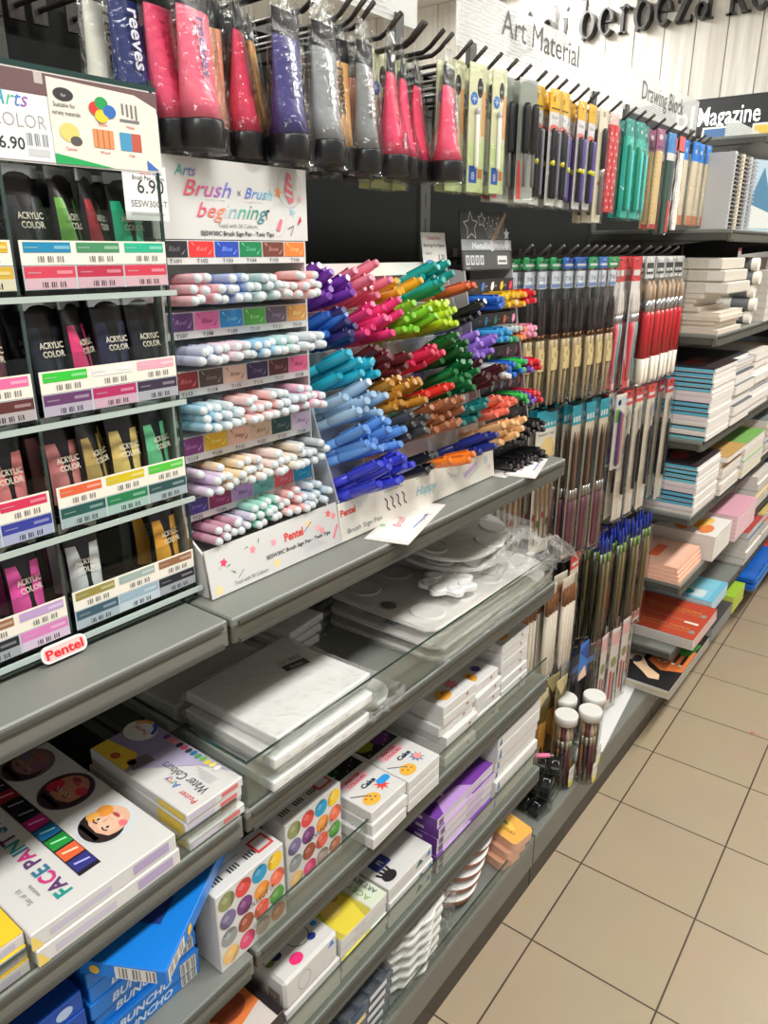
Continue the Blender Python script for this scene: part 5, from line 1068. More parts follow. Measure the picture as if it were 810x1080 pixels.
b = MB(); P = [((.052 + .007*math.cos(7*a))*math.cos(a), (.052 + .007*math.cos(7*a))*math.sin(a)) for a in [2*PI*i/56 for i in range(56)]]; b.prism(P, 0, .008, M((238, 238, 236), .35)); b.obj('dish', t)
for i in range(7):
    c = MB(T(.036*math.cos(2*PI*i/7), .036*math.sin(2*PI*i/7), .008)); c.lathe([(.015, 0), (.0145, .003), (.013, .003), (.001, .0006)], M((232, 232, 230), .3), 16, None, True, (False, True)); c.obj('well', t)
# a crumpled heap of clear bag over the far palettes
t = thing('crumpled_bag', 'crumpled clear plastic bag over the far palettes at the shelf end', 'plastic bag', (-.66, 1.36, ZS2 + .05)); r2 = random.Random(4); b = MB(); N = 13
hs = [[.07*math.exp(-((i/N - .5)**2 + (j/N - .5)**2)*3.4) + r2.uniform(-.013, .018) for j in range(N + 1)] for i in range(N + 1)]
b.add([(-.11 + .19*i/N + r2.uniform(-.006, .006), -.13 + .22*j/N + r2.uniform(-.006, .006), hs[i][j]) for i in range(N + 1) for j in range(N + 1)], [(i*(N + 1) + j, (i + 1)*(N + 1) + j, (i + 1)*(N + 1) + j + 1, i*(N + 1) + j + 1) for i in range(N) for j in range(N)], FILMC); b.obj('film_sheet', t)

# upright boxes with colour circles
CC = [(142, 146, 96), (220, 70, 66), (40, 150, 196), (240, 200, 50), (120, 110, 150), (122, 60, 120), (236, 150, 60), (240, 116, 84), (146, 150, 152), (160, 84, 60), (236, 100, 80), (90, 160, 70), (236, 190, 120), (226, 80, 120), (170, 150, 140), (190, 120, 90)]
def coll(b, s):
    front_(b, s)
    for i in range(16):
        x, z = s[1]*(.14 + .24*(i % 4)), s[2]*(.86 - .235*(i//4)); c = CC[i]
        if i in (6, 7): x += .002
        b.disc(x, z, .0140, .0140, M(c, .45), .0003, 24); b.disc(x, z, .0140, .0140, M(tuple(int(q*.82) for q in c), .45), .0005, 12, -1.2 + i, .9 + i); b.poly([(x - .010, z + .004), (x - .002, z + .010), (x + .003, z + .002), (x - .004, z - .002)], M(tuple(int(q*.75 + 60) for q in c), .45), .0006)
    b.text('COLLECT IT', s[1]*.60, s[2]*.515, .012, M((70, 66, 66), .5), .0008, width=.056); b.line([(s[1]*.45, s[2]*.36), (s[1]*.92, s[2]*.50)], .0022, M((150, 110, 80), .5), .0009)
    top_out(b, s)
    for q in range(3):
        for j in range(4): b.rect(.010 + .030*q + .005*j, .016, .0125 + .030*q + .005*j, .026, INK, .0004)
    b.rect(.088, .012, s[1] - .006, .040, M((206, 60, 60), .5), .0004); b.rect(.092, .016, s[1] - .010, .036, M((206, 200, 200), .5), .0006); b.rect(.02, .034, .07, .037, M((170, 176, 186), .5), .0004)
for k, (x, y, lab) in enumerate(((-.632, .456, 'tall white box with rows of colour circles standing nearest, beside the blue boxes'), (-.652, .604, 'tall white box with rows of colour circles standing behind the first one'))):
    s = (.052, .124, .132); o = carton('colour_circle_box', s, coll); o.location = (x - s[0], y, ZS3); tag(o, lab, 'box', 'boxes with colour circles')

# blue boxes
BLU = M((22, 122, 214), .4, coat=.2); BLUD = M((16, 74, 170), .4)
def bun(b, s):
    front_(b, s); b.text('BUNCHO', s[1]*.44, s[2]*.24, s[2]*.68, M((206, 222, 240), .4), .0004, 'c', .25, width=s[1]*.52, bold=.03); b.barcode(s[1]*.80, s[2]*.15, s[1]*.15, s[2]*.7, M((90, 100, 110), .5), .0007); b.rect(s[1]*.79, s[2]*.08, s[1]*.96, s[2]*.92, WHITE, .0004)
    b.M = fr((s[0], s[1] + .0002, 0), (-1, 0, 0), (0, 0, 1)); b.rect(.01, s[2]*.1, .045, s[2]*.9, WHITE, .0003); b.barcode(.013, s[2]*.2, .028, s[2]*.6, GREYINK, .0005); b.disc(.06, s[2]*.5, .006, s[2]*.3, M((240, 200, 60), .5))
    top_in(b, s); b.rect(.09, .03, .15, .10, M((30, 60, 130), .4)); b.rect(.10, .04, .12, .09, M((206, 170, 60), .5), .0005); b.rect(.122, .04, .14, .09, M((30, 120, 90), .5), .0005); b.rect(.152, .03, .165, .10, M((226, 80, 60), .5), .0004)
BSZ = (.21, .150, .0235)
for k in range(6):
    o = carton('blue_paint_box', BSZ, bun, None, BLU); tag(o, 'bright blue paint box with white lettering, %s from the shelf of its stack' % ORD[k], 'box', 'blue paint boxes')
    o.location = (-.868 + (.0, .004, -.003, .002, .0, .0)[k], .288 + (.002, .0, .003, -.002, .001, .0)[k], ZS3 + .0238*k)
def bun3(b, s):
    near_(b, s); b.rect(.045, s[2]*.08, s[0] - .012, s[2]*.92, WHITE, .0003); b.barcode(.05, s[2]*.15, .045, s[2]*.7, GREYINK, .0005); b.disc(.02, s[2]*.5, .006, s[2]*.3, M((240, 200, 60), .5))
    front_(b, s); b.rect(.004, s[2]*.1, .05, s[2]*.9, WHITE, .0003); b.barcode(.008, s[2]*.2, .038, s[2]*.6, GREYINK, .0005); b.disc(.066, s[2]*.5, .006, s[2]*.3, M((240, 200, 60), .5))
    b.M = fr((0, 0, s[2] + .0003), (1, 0, 0), (0, 1, 0)); b.rect(.012, .058, .075, .10, M((30, 60, 130), .4)); b.poly([(.004, .058), (.03, .058), (.022, .098), (.004, .09)], M((226, 120, 60), .5), .0005); b.rect(.034, .062, .052, .098, M((30, 110, 80), .5), .0006); b.rect(.055, .062, .07, .098, M((40, 60, 140), .5), .0006)
o = carton('blue_paint_box', (.107, .215, .0215), bun3, None, BLU); tag(o, 'bright blue paint box lying skewed on top of the blue stack', 'box', 'blue paint boxes'); o.location = (-.665, .285, ZS3 + .0238*6); o.rotation_euler = (0, 0, .52)
def bun2(b, s): front_(b, s); b.disc(s[1]*.86, s[2]*.5, .010, s[2]*.28, M((170, 190, 220), .4), .0004); b.text('BUNCHO', s[1]*.4, s[2]*.25, s[2]*.6, M((70, 120, 200), .4), .0004, shear=.25, width=s[1]*.4)
for k in range(5):
    o = carton('blue_paint_box', (.21, .16, .0265), bun2, None, BLUD); o.location = (-.862 + .002*(k % 2), .118, ZS3 + .0268*k); tag(o, 'deep blue paint box with a white dot, %s from the shelf of the nearer stack' % ORD[k], 'box', 'blue paint boxes')

# watercolour cake boxes
def cake(b, s, green=True):
    top_out(b, s); w, h = s[1], s[0]; PKK = M((240, 130, 150), .5)
    b.rect(w*.05, h*.62, w*.95, h*.96, M((30, 30, 28), .3), .0003)
    if green: b.disc(w*.32, h*.80, w*.20, h*.12, M((24, 60, 36), .3), .0005); b.disc(w*.70, h*.78, w*.18, h*.11, M((36, 40, 36), .3), .0005)
    else: b.disc(w*.28, h*.82, w*.19, h*.10, M((150, 150, 40), .3), .0005); b.disc(w*.68, h*.78, w*.22, h*.12, M((110, 50, 120), .3), .0005)
    for q in range(6): b.disc(w*(.15 + .14*q), h*(.66 + .05*(q % 3)), .0016, .0012, WHITE, .0007, 8)
    b.poly(rrect(w*.62, h*.15, h*.05, 3, w*.46, h*.50), M((248, 190, 200), .5), .0004); b.text('WATER', w*.46, h*.505, h*.07, RED, .0007, width=w*.42, bold=.02); b.text('COLOURS', w*.46, h*.435, h*.065, RED, .0007, width=w*.46, bold=.02)
    b.text('Cake', w*.55, h*.305, h*.095, M((30, 50, 70), .5), .0006, width=w*.34, bold=.04)
    b.disc(w*.28, h*.14, w*.18, h*.09, M((232, 176, 60), .5), .0004); [b.disc(w*(.20 + .055*q), h*(.18 - .05*(q % 2)), .0022, .0018, M(((200, 60, 60), (60, 120, 60), (60, 80, 170), (120, 60, 120))[q], .5), .0007, 8) for q in range(4)]; b.line([(w*.06, h*.34), (w*.30, h*.20)], .0016, INK, .0008)
    b.star(w*.68, h*.20, w*.16, w*.07, 8, M((232, 70, 60), .5) if green else M((80, 110, 180), .5), .0005); b.disc(w*.70, h*.20, w*.085, w*.08, M((240, 150, 140), .5), .0007) if not green else b.poly(rrect(w*.30, h*.10, h*.045, 3, w*.80, h*.24), M((40, 150, 220), .5), .0008)
    front_(b, s); [b.rect(w*(.1 + .28*q), s[2]*.3, w*(.28 + .28*q), s[2]*.42, M((206, 200, 196), .5)) for q in range(3)]
for k in range(3):
    for j in range(2):
        o = carton('cake_colour_box', (.148, .096, .0215), (lambda b, s, j=j: cake(b, s, j == 0))); o.location = (-.765 + (.010, .004, .0)[k]*(1 - j) + .004*j, .762 + .0975*j + (-.012, .0, .0)[k]*(1 - j), ZS3 + .0218*k); o.rotation_euler = (0, 0, (.03, -.02, .0)[k]*(1 - j)); tag(o, 'white box with %s, %s from the shelf' % (('dark green cakes and a red splash', 'olive and purple cakes and a blue sun')[j], ORD[k]), 'box', 'watercolour cake boxes')
def pal(b, s, star=(236, 130, 140)):
    top_out(b, s); w, h = s[1], s[0]; b.disc(w*.30, h*.16, w*.17, h*.10, M((226, 160, 60), .5)); b.disc(w*.34, h*.19, .004, .003, M((120, 80, 50), .5), .0006); b.star(w*.66, h*.22, w*.15, w*.07, 8, M((70, 70, 150), .5)); b.disc(w*.66, h*.22, w*.10, w*.10, M(star, .5), .0006)
    front_(b, s); [b.rect(w*(.08 + .3*q), s[2]*.3, w*(.24 + .3*q), s[2]*.40, M((212, 206, 200), .5)) for q in range(3)]; b.disc(w*.72, s[2]*.6, .004, .003, M((160, 100, 80), .5), .0005)
for (y, n, w, nm, st) in ((1.000, 6, .112, 'nearer', (236, 130, 140)), (1.118, 5, .105, 'middle', (80, 70, 150)), (1.235, 7, .118, 'far', (90, 150, 70))):
    for k in range(n):
        o = carton('palette_box', (.158, w, .0215), (lambda b, s: pal(b, s, st)) ); sh = R.uniform(-.006, .008) + (.012 if nm == 'nearer' and k < 3 else 0); o.location = (-.80 + sh, y + R.uniform(-.003, .003), ZS3 + .0218*k); o.rotation_euler = (0, 0, R.uniform(-.04, .04)); tag(o, 'white paint box with an orange palette print, %s from the shelf of the %s stack' % (ORD[k], nm), 'box', 'white paint boxes with palette prints')
        if nm == 'far': o.rotation_euler = (0, 0, 0)
# lower shelf: dotted box, acrylic art set, hand print box, purple boxes, long white boxes
def dots(b, s):
    top_out(b, s); w, h = s[1], s[0]; b.ring(w*.60, h*.42, .0195, .0210, INK, .0004, 26)
    for (u, v, rx, c) in ((.36, .20, .0125, (236, 50, 120)), (.26, .86, .012, (232, 190, 40)), (.60, .80, .006, (226, 60, 130)), (.22, .50, .009, (36, 50, 90)), (.10, .50, .009, (110, 130, 60)), (.72, .30, .008, (36, 60, 140)), (.84, .68, .008, (40, 140, 210)), (.88, .46, .006, (40, 140, 210))): b.disc(w*u, h*v*.80, rx, rx*.8, M(c, .45), .0005)
    front_(b, s); b.ring(w*.35, s[2]*.5, .0135, .0142, GREYINK, .0004, 24, ky=1.2); b.poly([(w*.80, s[2]*.7), (w*.88, s[2]*.9), (w*.92, s[2]*.7)], M((40, 140, 210), .5))
    near_(b, s); b.rect(.04, .012, .07, .034, M((206, 200, 192), .5)); b.rect(.075, .010, .10, .030, M((150, 130, 112), .5)); b.text('12', .087, .014, .012, WHITE, .0006)
o = carton('dotted_paint_box', (.112, .124, .058), dots, None, None, .005); o.location = (-.744, .566, ZS4 + .062); tag(o, 'white box with rounded edges and coloured dots on the lid', 'box')
o = carton('dotted_paint_box', (.112, .128, .0605), None); o.location = (-.742, .564, ZS4); tag(o, 'plain white box under the box with coloured dots', 'box')
def acr(b, s):
    top_in(b, s); w, h = s[0], s[1]; b.rect(0, h*.36, w, h, M((190, 176, 70), .5)); b.poly([(0, h*.5), (w*.3, h*.40), (w*.55, h*.55), (w*.5, h*.8), (w*.2, h*.95), (0, h*.9)], M((226, 206, 66), .5), .0005); b.disc(w*.62, h*.78, w*.16, h*.10, M((150, 96, 60), .5), .0007); b.disc(w*.50, h*.55, w*.14, h*.12, M((190, 150, 60), .5), .0008); b.disc(w*.33, h*.72, w*.10, h*.14, M((240, 210, 110), .5), .0009); b.disc(w*.58, h*.88, w*.10, h*.05, M((206, 140, 110), .5), .0010)
    b.rect(0, 0, w, h*.34, M((214, 222, 200), .5), .0004); b.text('ACRYLICS', w*.36, h*.20, h*.13, M((110, 150, 60), .5), .0007, width=w*.52); b.text('ART SET', w*.26, h*.05, h*.11, M((60, 90, 100), .5), .0007, width=w*.32, bold=.02)
    front_(b, s); b.text('Art Set', w*.3, s[2]*.4, .010, M((190, 186, 180), .5), .0004)
for k in range(4):
    o = carton('acrylic_set_box', (.165, .125, .0225), acr); o.location = (-.798 + (.0, .004, .0, .002)[k], .697, ZS4 + .0228*k); tag(o, 'acrylics art set box with a yellow lid picture, %s from the shelf' % ORD[k], 'box', 'acrylics art set boxes')
def fing(b, s):
    top_out(b, s); w, h = s[1], s[0]; b.rect(w*.08, h*.72, w*.5, h*.86, M((36, 34, 38), .5)); b.poly(rrect(w*.5, h*.13, h*.05, 3, w*.72, h*.92), M((236, 70, 130), .5), .0005)
    b.poly(rrect(w*.22, h*.2, h*.06, 3, w*.22, h*.52), M((216, 60, 80), .5), .0005); b.text('d', w*.22, h*.47, h*.13, WHITE, .0008, bold=.03); b.poly(rrect(w*.3, h*.16, h*.02, 3, w*.28, h*.32), M((50, 60, 130), .5), .0005); b.text('FI', w*.28, h*.28, h*.1, WHITE, .0008, bold=.03)
    b.disc(w*.20, h*.12, w*.12, h*.07, M((34, 32, 36), .5), .0005); [b.line([(w*(.12 + .05*q), h*.15), (w*(.08 + .07*q), h*.235)], .005, M((34, 32, 36), .5), .0006) for q in range(4)]
    b.star(w*.70, h*.52, w*.12, w*.05, 8, M((226, 60, 60), .5), .0005)
    front_(b, s); b.poly([(w*.6, s[2]*.4), (w*.7, s[2]*.9), (w*.78, s[2]*.5)], M((60, 100, 110), .5)); b.poly([(w*.84, s[2]*.5), (w*.94, s[2]*.9), (w*.96, s[2]*.5)], M((40, 130, 200), .5)); b.text('FINGER PAINT', w*.30, s[2]*.35, s[2]*.3, M((206, 202, 196), .5), .0004, width=w*.5)
for k in range(3):
    o = carton('finger_paint_box', (.165, .138, .0305), fing); o.location = (-.796 + (.0, .003, .0)[k], .828, ZS4 + .0308*k); tag(o, 'white finger paint box with a black hand print and pink pill, %s from the shelf' % ORD[k], 'box', 'finger paint boxes')
def purp(b, s):
    top_out(b, s); w, h = s[1], s[0]; b.rect(0, 0, w, h, M((118, 60, 160), .4)); b.poly([(0, h*.1), (w*.5, h*.3), (w, h*.1), (w, h*.35), (w*.4, h*.6), (0, h*.4)], M((72, 36, 110), .4), .0005); b.poly([(w*.1, h*.0), (w*.6, h*.0), (w*.5, h*.16), (w*.2, h*.2)], M((190, 150, 214), .4), .0006); b.disc(w*.3, h*.22, .004, .004, WHITE, .0008)
    front_(b, s); b.rect(0, s[2]*.55, w, s[2], M((206, 188, 216), .5)); b.rect(w*.03, s[2]*.2, w*.10, s[2]*.8, M((110, 90, 120), .5), .0005); b.rect(w*.5, s[2]*.1, w*.8, s[2]*.4, M((196, 176, 208), .5), .0004)
    near_(b, s); b.rect(0, 0, s[0], s[2], M((104, 56, 142), .4)); [b.rect(.02 + .04*q, s[2]*.3, .04 + .04*q, s[2]*.6, M((206, 196, 214), .5), .0005) for q in range(3)]
for k in range(6):
    o = carton('purple_paint_box', (.155, .215, .0225), purp); o.location = (-.788 + (.0, .003, -.002, .001, .003, .0)[k], .985 + (.002, .0, .003, 0, .002, .0)[k], ZS4 + .0228*k); tag(o, 'purple and white paint box, %s from the shelf of its stack' % ORD[k], 'box', 'purple paint boxes')
def longw(b, s): front_(b, s); [b.rect(s[1]*(.05 + .3*q), s[2]*.4, s[1]*(.2 + .3*q), s[2]*.52, M((214, 206, 198), .5)) for q in range(3)]; b.poly([(.004, s[2]*.2), (.014, s[2]*.9), (.016, s[2]*.2)], M((60, 110, 190), .5))
for k in range(7):
    o = carton('long_white_box', (.165, .198, .0265 if k != 5 else .034), longw); o.location = (-.797 + R.uniform(-.004, .006), 1.210, ZS4 + .0268*k + (.0075 if k > 5 else 0)); tag(o, 'long white box with faint print, %s from the shelf at the shelf end' % ORD[k], 'box', 'long white boxes')
# a picture box on the nearer low shelf
def pic(b, s):
    top_out(b, s); w, h = s[1], s[0]; b.rect(0, 0, w, h, M((206, 196, 190), .5)); b.poly([(w*.3, h*.1), (w, h*.3), (w, h*.8), (w*.5, h*.9), (w*.2, h*.6)], M((222, 120, 60), .5), .0005); b.disc(w*.62, h*.62, w*.20, h*.16, M((240, 176, 110), .5), .0006); b.disc(w*.72, h*.45, w*.16, h*.14, M((150, 70, 40), .5), .0007); b.disc(w*.5, h*.4, w*.10, h*.09, M((232, 140, 80), .5), .0008)
    b.rect(w*.0, h*.90, w, h, M((40, 32, 34), .4), .0007); b.rect(w*.93, 0, w, h, M((40, 32, 34), .4), .0009)
for k in range(3):
    o = carton('picture_box', (.15, .19, .030), pic, None, M((52, 42, 44), .45)); o.location = (-.772, .372 - .004*k, ZS4 + .0303*k); tag(o, 'dark-edged box with an orange picture on the lowest near shelf, %s from the shelf' % ORD[k], 'box', 'orange picture boxes')

# ---- the base deck
def disc_board(label, loc, rot, r=.092, th=.012):
    t = thing('round_canvas_board', label, 'canvas', loc, 0, 'round canvas boards', rot); b = MB(); b.lathe([(r - .001, 0), (r, .001), (r, th - .001), (r - .001, th)], None, 40, [M((150, 104, 78), .6)]*3, False, (True, False)); b.disc(0, 0, r - .001, r - .001, M((226, 226, 224), .55), th, 40); b.obj('board', t)
    b = MB(T(0, 0, th + .0006)); b.rect(.03, -.02, .07, .01, M((206, 206, 206), .5)); b.barcode(.034, -.016, .03, .014, INK); b.obj('price_label', t)
    return t
for k in range(5): disc_board('round white canvas board with a brown edge, %s from the bottom of the leaning pile' % ORD[k], (-.728 + .002*k, 1.142 + .012*k, ZB + .042 + .0270*k), (-.08, .24 + .015*k, 0))
# frilled white dishes in film, clear trays
FR = M((240, 239, 234), .35)
for k in range(6):
    t = thing('bagged_palette', 'white frilled palette in crinkled film before the round boards, %s from the deck' % ORD[k], 'palette', (-.677, .935 + .004*k, ZB + .002 + .0235*k), .0, 'bagged frilled palettes'); b = MB()
    b.loft([[((rr + .004*math.cos(12*a))*math.cos(a), (rr + .004*math.cos(12*a))*1.25*math.sin(a), z) for a in [2*PI*i/48 for i in range(48)]] for rr, z in ((.040, 0), (.062, .006), (.066, .018), (.060, .018), (.040, .008), (.001, .006))], FR, True, (True, True)); b.obj('dish', t)
    f_ = film_wrap(.128, .150, .019, 90 + k, FILMC if k == 5 else FILM, .004).obj('crinkled_wrap', t); f_.location = (-.064, -.075, 0); t.scale = (.86, 1.22, 1)
for k in range(5):
    t = thing('clear_tray', 'clear ribbed tray at the near end of the base, %s from the deck' % ORD[k], 'tray', (-.792, .690 + .004*k, ZB + .001 + .022*k), 0, 'clear trays'); b = MB(); m = clear('tray_plastic', (210, 216, 222), .12, .10, .6, .4, 60, .16, (190, 196, 206))
    b.box((0, 0, 0), (.165, .13, .002), m); [b.box((0, .0 + .032*q, .002), (.165, .002 + .032*q, .018), m) for q in range(5)]; [b.box((.0 + .0405*q, 0, .002), (.002 + .0405*q, .13, .018), m) for q in range(5)]; b.obj('cells', t)
    b = MB(fr((.1652, 0, .002), (0, 1, 0), (0, 0, 1))); b.rect(.01, .002, .05, .014, M((226, 206, 150) if k % 2 else (60, 90, 120), .5)); b.rect(.06, .002, .11, .014, M((206, 210, 214), .5)); b.obj('paper_label', t)
for k in range(3):
    t = thing('craft_pack', 'orange and peach wooden craft pack beside the round boards, %s from the deck' % ORD[k], 'craft pack', (-.755 + .008*k, 1.285 + .012*k, ZB + .001 + .028*k), -.12, 'orange craft packs'); t.rotation_euler = (0, .03*k, -.16)
    b = MB(); P = rrect(.130, .075, .012, 4, .065, .0375); b.prism(P, 0, .024, M((236, 176, 80) if k == 2 else (222, 170, 140), .5), M((226, 176, 150), .55)); b.obj('block', t)
    if k == 2: b = MB(T(0, 0, .0244)); b.disc(.07, .037, .03, .012, M((240, 200, 90), .5)); b.poly([(.05, .03), (.08, .04), (.06, .05)], M((110, 140, 60), .5), .0005); b.text('CLAY', .095, .022, .012, M((150, 90, 40), .5), .0006); b.obj('printed_label', t)
for k in range(4):
    t = thing('sharpener_pack', 'clear pack of black clips beside the brush jars, %s from the deck' % ORD[k], 'clip pack', (-.745 + .010*k, 1.478 + .03*(k % 2), ZB + .001 + .032*k), .15*k - .1, 'black clip packs'); b = MB()
    for q in range(3): b.box((.006 + .034*q, .006, .002), (.034 + .034*q, .060, .024), M((34, 36, 38), .3), .004); b.tube([(.012 + .034*q, .02, .024), (.012 + .034*q, .03, .029), (.028 + .034*q, .03, .029), (.028 + .034*q, .02, .024)], .0012, CHROME, 6)
    b.obj('binder_clip', t); MB().box((0, 0, 0), (.112, .066, .030), ACR).obj('clear_case', t)
t = thing('pink_sharpener', 'pink plastic tool lying on the black clip packs', 'tool', (-.700, 1.520, ZB + .134), .7); b = MB(); b.box((0, 0, 0), (.06, .012, .010), M((236, 120, 160), .4), .003); b.obj('body', t); b = MB(); b.box((.058, .001, .001), (.068, .011, .009), CHROME, .001); b.obj('metal_tip', t)
# brush jars
def jar(x, y, label):
    t = thing('brush_jar', label, 'jar', (x, y, ZB), 0, 'brush jars'); t.scale = (1.28, 1.28, 1.08); b = MB(); b.lathe([(.0215, .001), (.0225, .003), (.0225, .185), (.020, .192)], ACR, 24, None, True, (True, False)); ct = b.obj('clear_tube', t)
    b = MB(); b.lathe([(.0245, .188), (.0245, .208), (.0232, .2105)], WHITE, 28); b.obj('lid', t)
    b = MB(); b.M = front(.0228, 0, 0); b.rect(-.013, .022, .013, .066, M((226, 222, 210), .5), 0); b.disc(0, .016, .012, .010, M((226, 200, 60), .5), .0002); b.text('BRUSH', 0, .046, .007, INK, .0004, width=.02); b.line([(-.008, .032), (.008, .040)], .001, INK, .0004); b.obj('paper_label', ct)
    for q in range(9):
        a = 2*PI*q/9; b = MB(T(.0135*math.cos(a), .0135*math.sin(a), 0)); hc = ((110, 56, 48), (150, 100, 70), (60, 40, 40), (96, 40, 56), (180, 140, 110))[q % 5]
        b.lathe([(.0022, .006), (.0034, .04), (.0036, .115)], M(hc, .4), 6); o = b.obj('brush', t); b2 = MB(b.M); b2.lathe([(.0040, .115), (.0040, .140)], M((206, 196, 180), .3, .6), 6); b2.obj('ferrule', o); b2 = MB(b.M); b2.lathe([(.0042, .140), (.0048, .155), (.002, .176)], M(((196, 160, 130), (130, 60, 70), (214, 196, 180))[q % 3], .7), 6); b2.obj('bristles', o)
    return t
for (x, y, nm) in ((-.655, 1.640, 'nearest the camera'), (-.612, 1.698, 'at the aisle edge'), (-.690, 1.712, 'in the back by the ochre card'), (-.632, 1.772, 'farthest along')):
    jar(x, y, 'white-capped clear jar of paint brushes, %s of the four' % nm)
t = thing('paper_sheet', 'white paper sheets lying on the base deck beside the brush jars', 'paper', (-.70, 1.83, ZB + .0005), .12); MB().box((0, 0, 0), (.085, .42, .003), M((226, 226, 224), .6)).obj('sheet', t)
t = thing('paper_sheet', 'narrow white paper strip beside the jars on the base deck', 'paper', (-.665, 1.755, ZB + .0005), .3); MB().box((0, 0, 0), (.05, .06, .002), M((216, 216, 214), .6)).obj('sheet', t)
tag(MB(T(-.655, 1.395, ZB)).box((0, 0, 0), (.008, .010, .002), WHITE).obj('paper_scrap'), 'tiny white paper scrap on the base deck', 'scrap')
# ---------------------------------------------------------------- the paper bay: pads, sketchbooks and magazines
B4D = {'a': 1.6205, 'b': 1.3305, 'c': 1.0125, 'd': .7685, 'e': .5305, 'f': .2855}
def pad(label, loc, size, edge, cover, grp, rz=0., art=None, name='paper_pad', top=None):
    """pages block, cover sheet and a bound spine edge; loc is the near back corner"""
    t = thing(name, label, 'pad', loc, rz, grp); w, d, h = size
    b = MB(); b.box((0, 0, 0), (w, d, h - .0016), M(edge, .7, 0, .05, 120)); b.obj('pages', t)
    b = MB(); b.box((-.0005, -.0005, h - .0016), (w + .0008, d + .0005, h), M(cover, .4))
    if art: art(b, w, d, h); b.M = Matrix()
    b.obj('cover', t)
    return t
def art_orange(b, w, d, h):
    b.M = T(0, 0, h + .0003); g = M((206, 160, 84), .4)
    for yy in (.062, .205): b.text('DRAWING PAPER', w*.68, yy, .020, g, .0003, width=w*.50); b.text('SKETCH AND WATERCOLOUR', w*.70, yy - .020, .013, g, .0003, width=w*.46); b.disc(w*.95, yy - .01, .010, .014, M((150, 140, 134), .4), .0004)
    b.poly(rrect(.05, .016, .007, 3, w*.90, .118), M((232, 218, 204), .4), .0004); b.line([(w*.40, .135), (w*.82, .125)], .0016, M((226, 190, 160), .4), .0003)
def art_peach(b, w, d, h):
    b.M = fr((w, 0, h + .0003), (0, 1, 0), (-1, 0, 0)); b.rect(d*.04, w*.05, d*.96, w*.95, M((240, 190, 166), .45), .0002); b.poly(rrect(.12, .035, .006, 3, d*.50, w*.28), M((232, 110, 70), .45), .0004); b.poly([(d*.1, w*.6), (d*.5, w*.7), (d*.5, w*.8), (d*.1, w*.72)], M((236, 206, 120), .45), .0004)
def art_fruit(b, w, d, h):
    b.M = fr((w, 0, h + .0003), (0, 1, 0), (-1, 0, 0))
    for (u, v, rx, ry, c) in ((.3, .3, .05, .03, (236, 120, 50)), (.5, .2, .05, .025, (240, 170, 60)), (.62, .36, .045, .03, (222, 60, 40)), (.42, .45, .05, .025, (240, 200, 70)), (.3, .12, .05, .025, (222, 130, 70)), (.7, .16, .04, .02, (236, 190, 90)), (.24, .55, .05, .02, (120, 50, 40))): b.disc(d*u, w*v, rx, ry, M(c, .45), .0003 + u*.0006)
    b.rect(d*.1, w*.72, d*.95, w*.92, M((120, 60, 66), .45), .0003); b.disc(d*.5, w*.82, .05, .012, M((200, 130, 120), .45), .0005)
def art_hand(b, w, d, h):
    b.M = T(0, 0, h + .0003); P = lambda pts: [(x*w, y*d) for x, y in pts]
    b.rect(0, 0, w, d, M((30, 30, 32), .4), .0001); b.poly(P([(0, .10), (.42, .20), (.66, .30), (.62, .95), (0, 1)]), M((178, 176, 172), .5), .0003); b.poly(P([(.18, .30), (.42, .34), (.40, .52), (.16, .5)]), M((70, 40, 44), .5), .0004)
    b.poly(P([(.70, .34), (.84, .24), (1, .30), (1, .66), (.72, .7)]), M((214, 118, 60), .5), .0005); b.poly(P([(.52, .42), (.62, .40), (.74, .24), (.86, .17), (.88, .10), (.80, .08), (.72, .15), (.62, .22)]), M((228, 194, 156), .5), .0007)
    b.disc(.62*w, .30*d, .016, .026, M((60, 56, 60), .4), .0009); b.poly(P([(.78, .58), (.96, .54), (1, .80), (.80, .84)]), M((56, 136, 48), .5), .0008)
    for q in range(4): b.rect(w*(.76 + .06*q), d*.40, w*(.785 + .06*q), d*.56, M((40, 34, 32), .5), .0010 + q*.0001); b.rect(w*(.76 + .06*q), d*.37, w*(.785 + .06*q), d*.40, WHITE, .0015)
    b.poly(P([(.8, .86), (.98, .84), (.95, .99), (.82, .98)]), M((150, 50, 60), .5), .0009)
def art_blue(b, w, d, h):
    b.M = fr((w, 0, h + .0003), (0, 1, 0), (-1, 0, 0)); b.rect(d*.03, w*.05, d*.97, w*.95, M((130, 196, 216), .45), .0002); b.rect(d*.1, w*.1, d*.42, w*.62, M((206, 220, 224), .45), .0003); b.disc(d*.24, w*.3, .03, .04, M((40, 150, 160), .45), .0005); b.rect(d*.6, w*.72, d*.78, w*.9, M((236, 226, 220), .45), .0004); b.star(d*.69, w*.81, .01, .006, 5, M((200, 80, 80), .45), .0006)
def art_red(b, w, d, h):
    b.M = fr((w, 0, h + .0003), (0, 1, 0), (-1, 0, 0)); b.rect(0, 0, d, w, M((56, 44, 46), .4), .0001); b.disc(d*.4, w*.22, .045, .03, M((170, 60, 60), .45), .0003); b.disc(d*.7, w*.26, .035, .03, M((150, 110, 100), .45), .0004); b.rect(d*.1, w*.45, d*.9, w*.6, M((90, 70, 74), .45), .0003)
XI = -.985
y0 = YJ[3] + .012
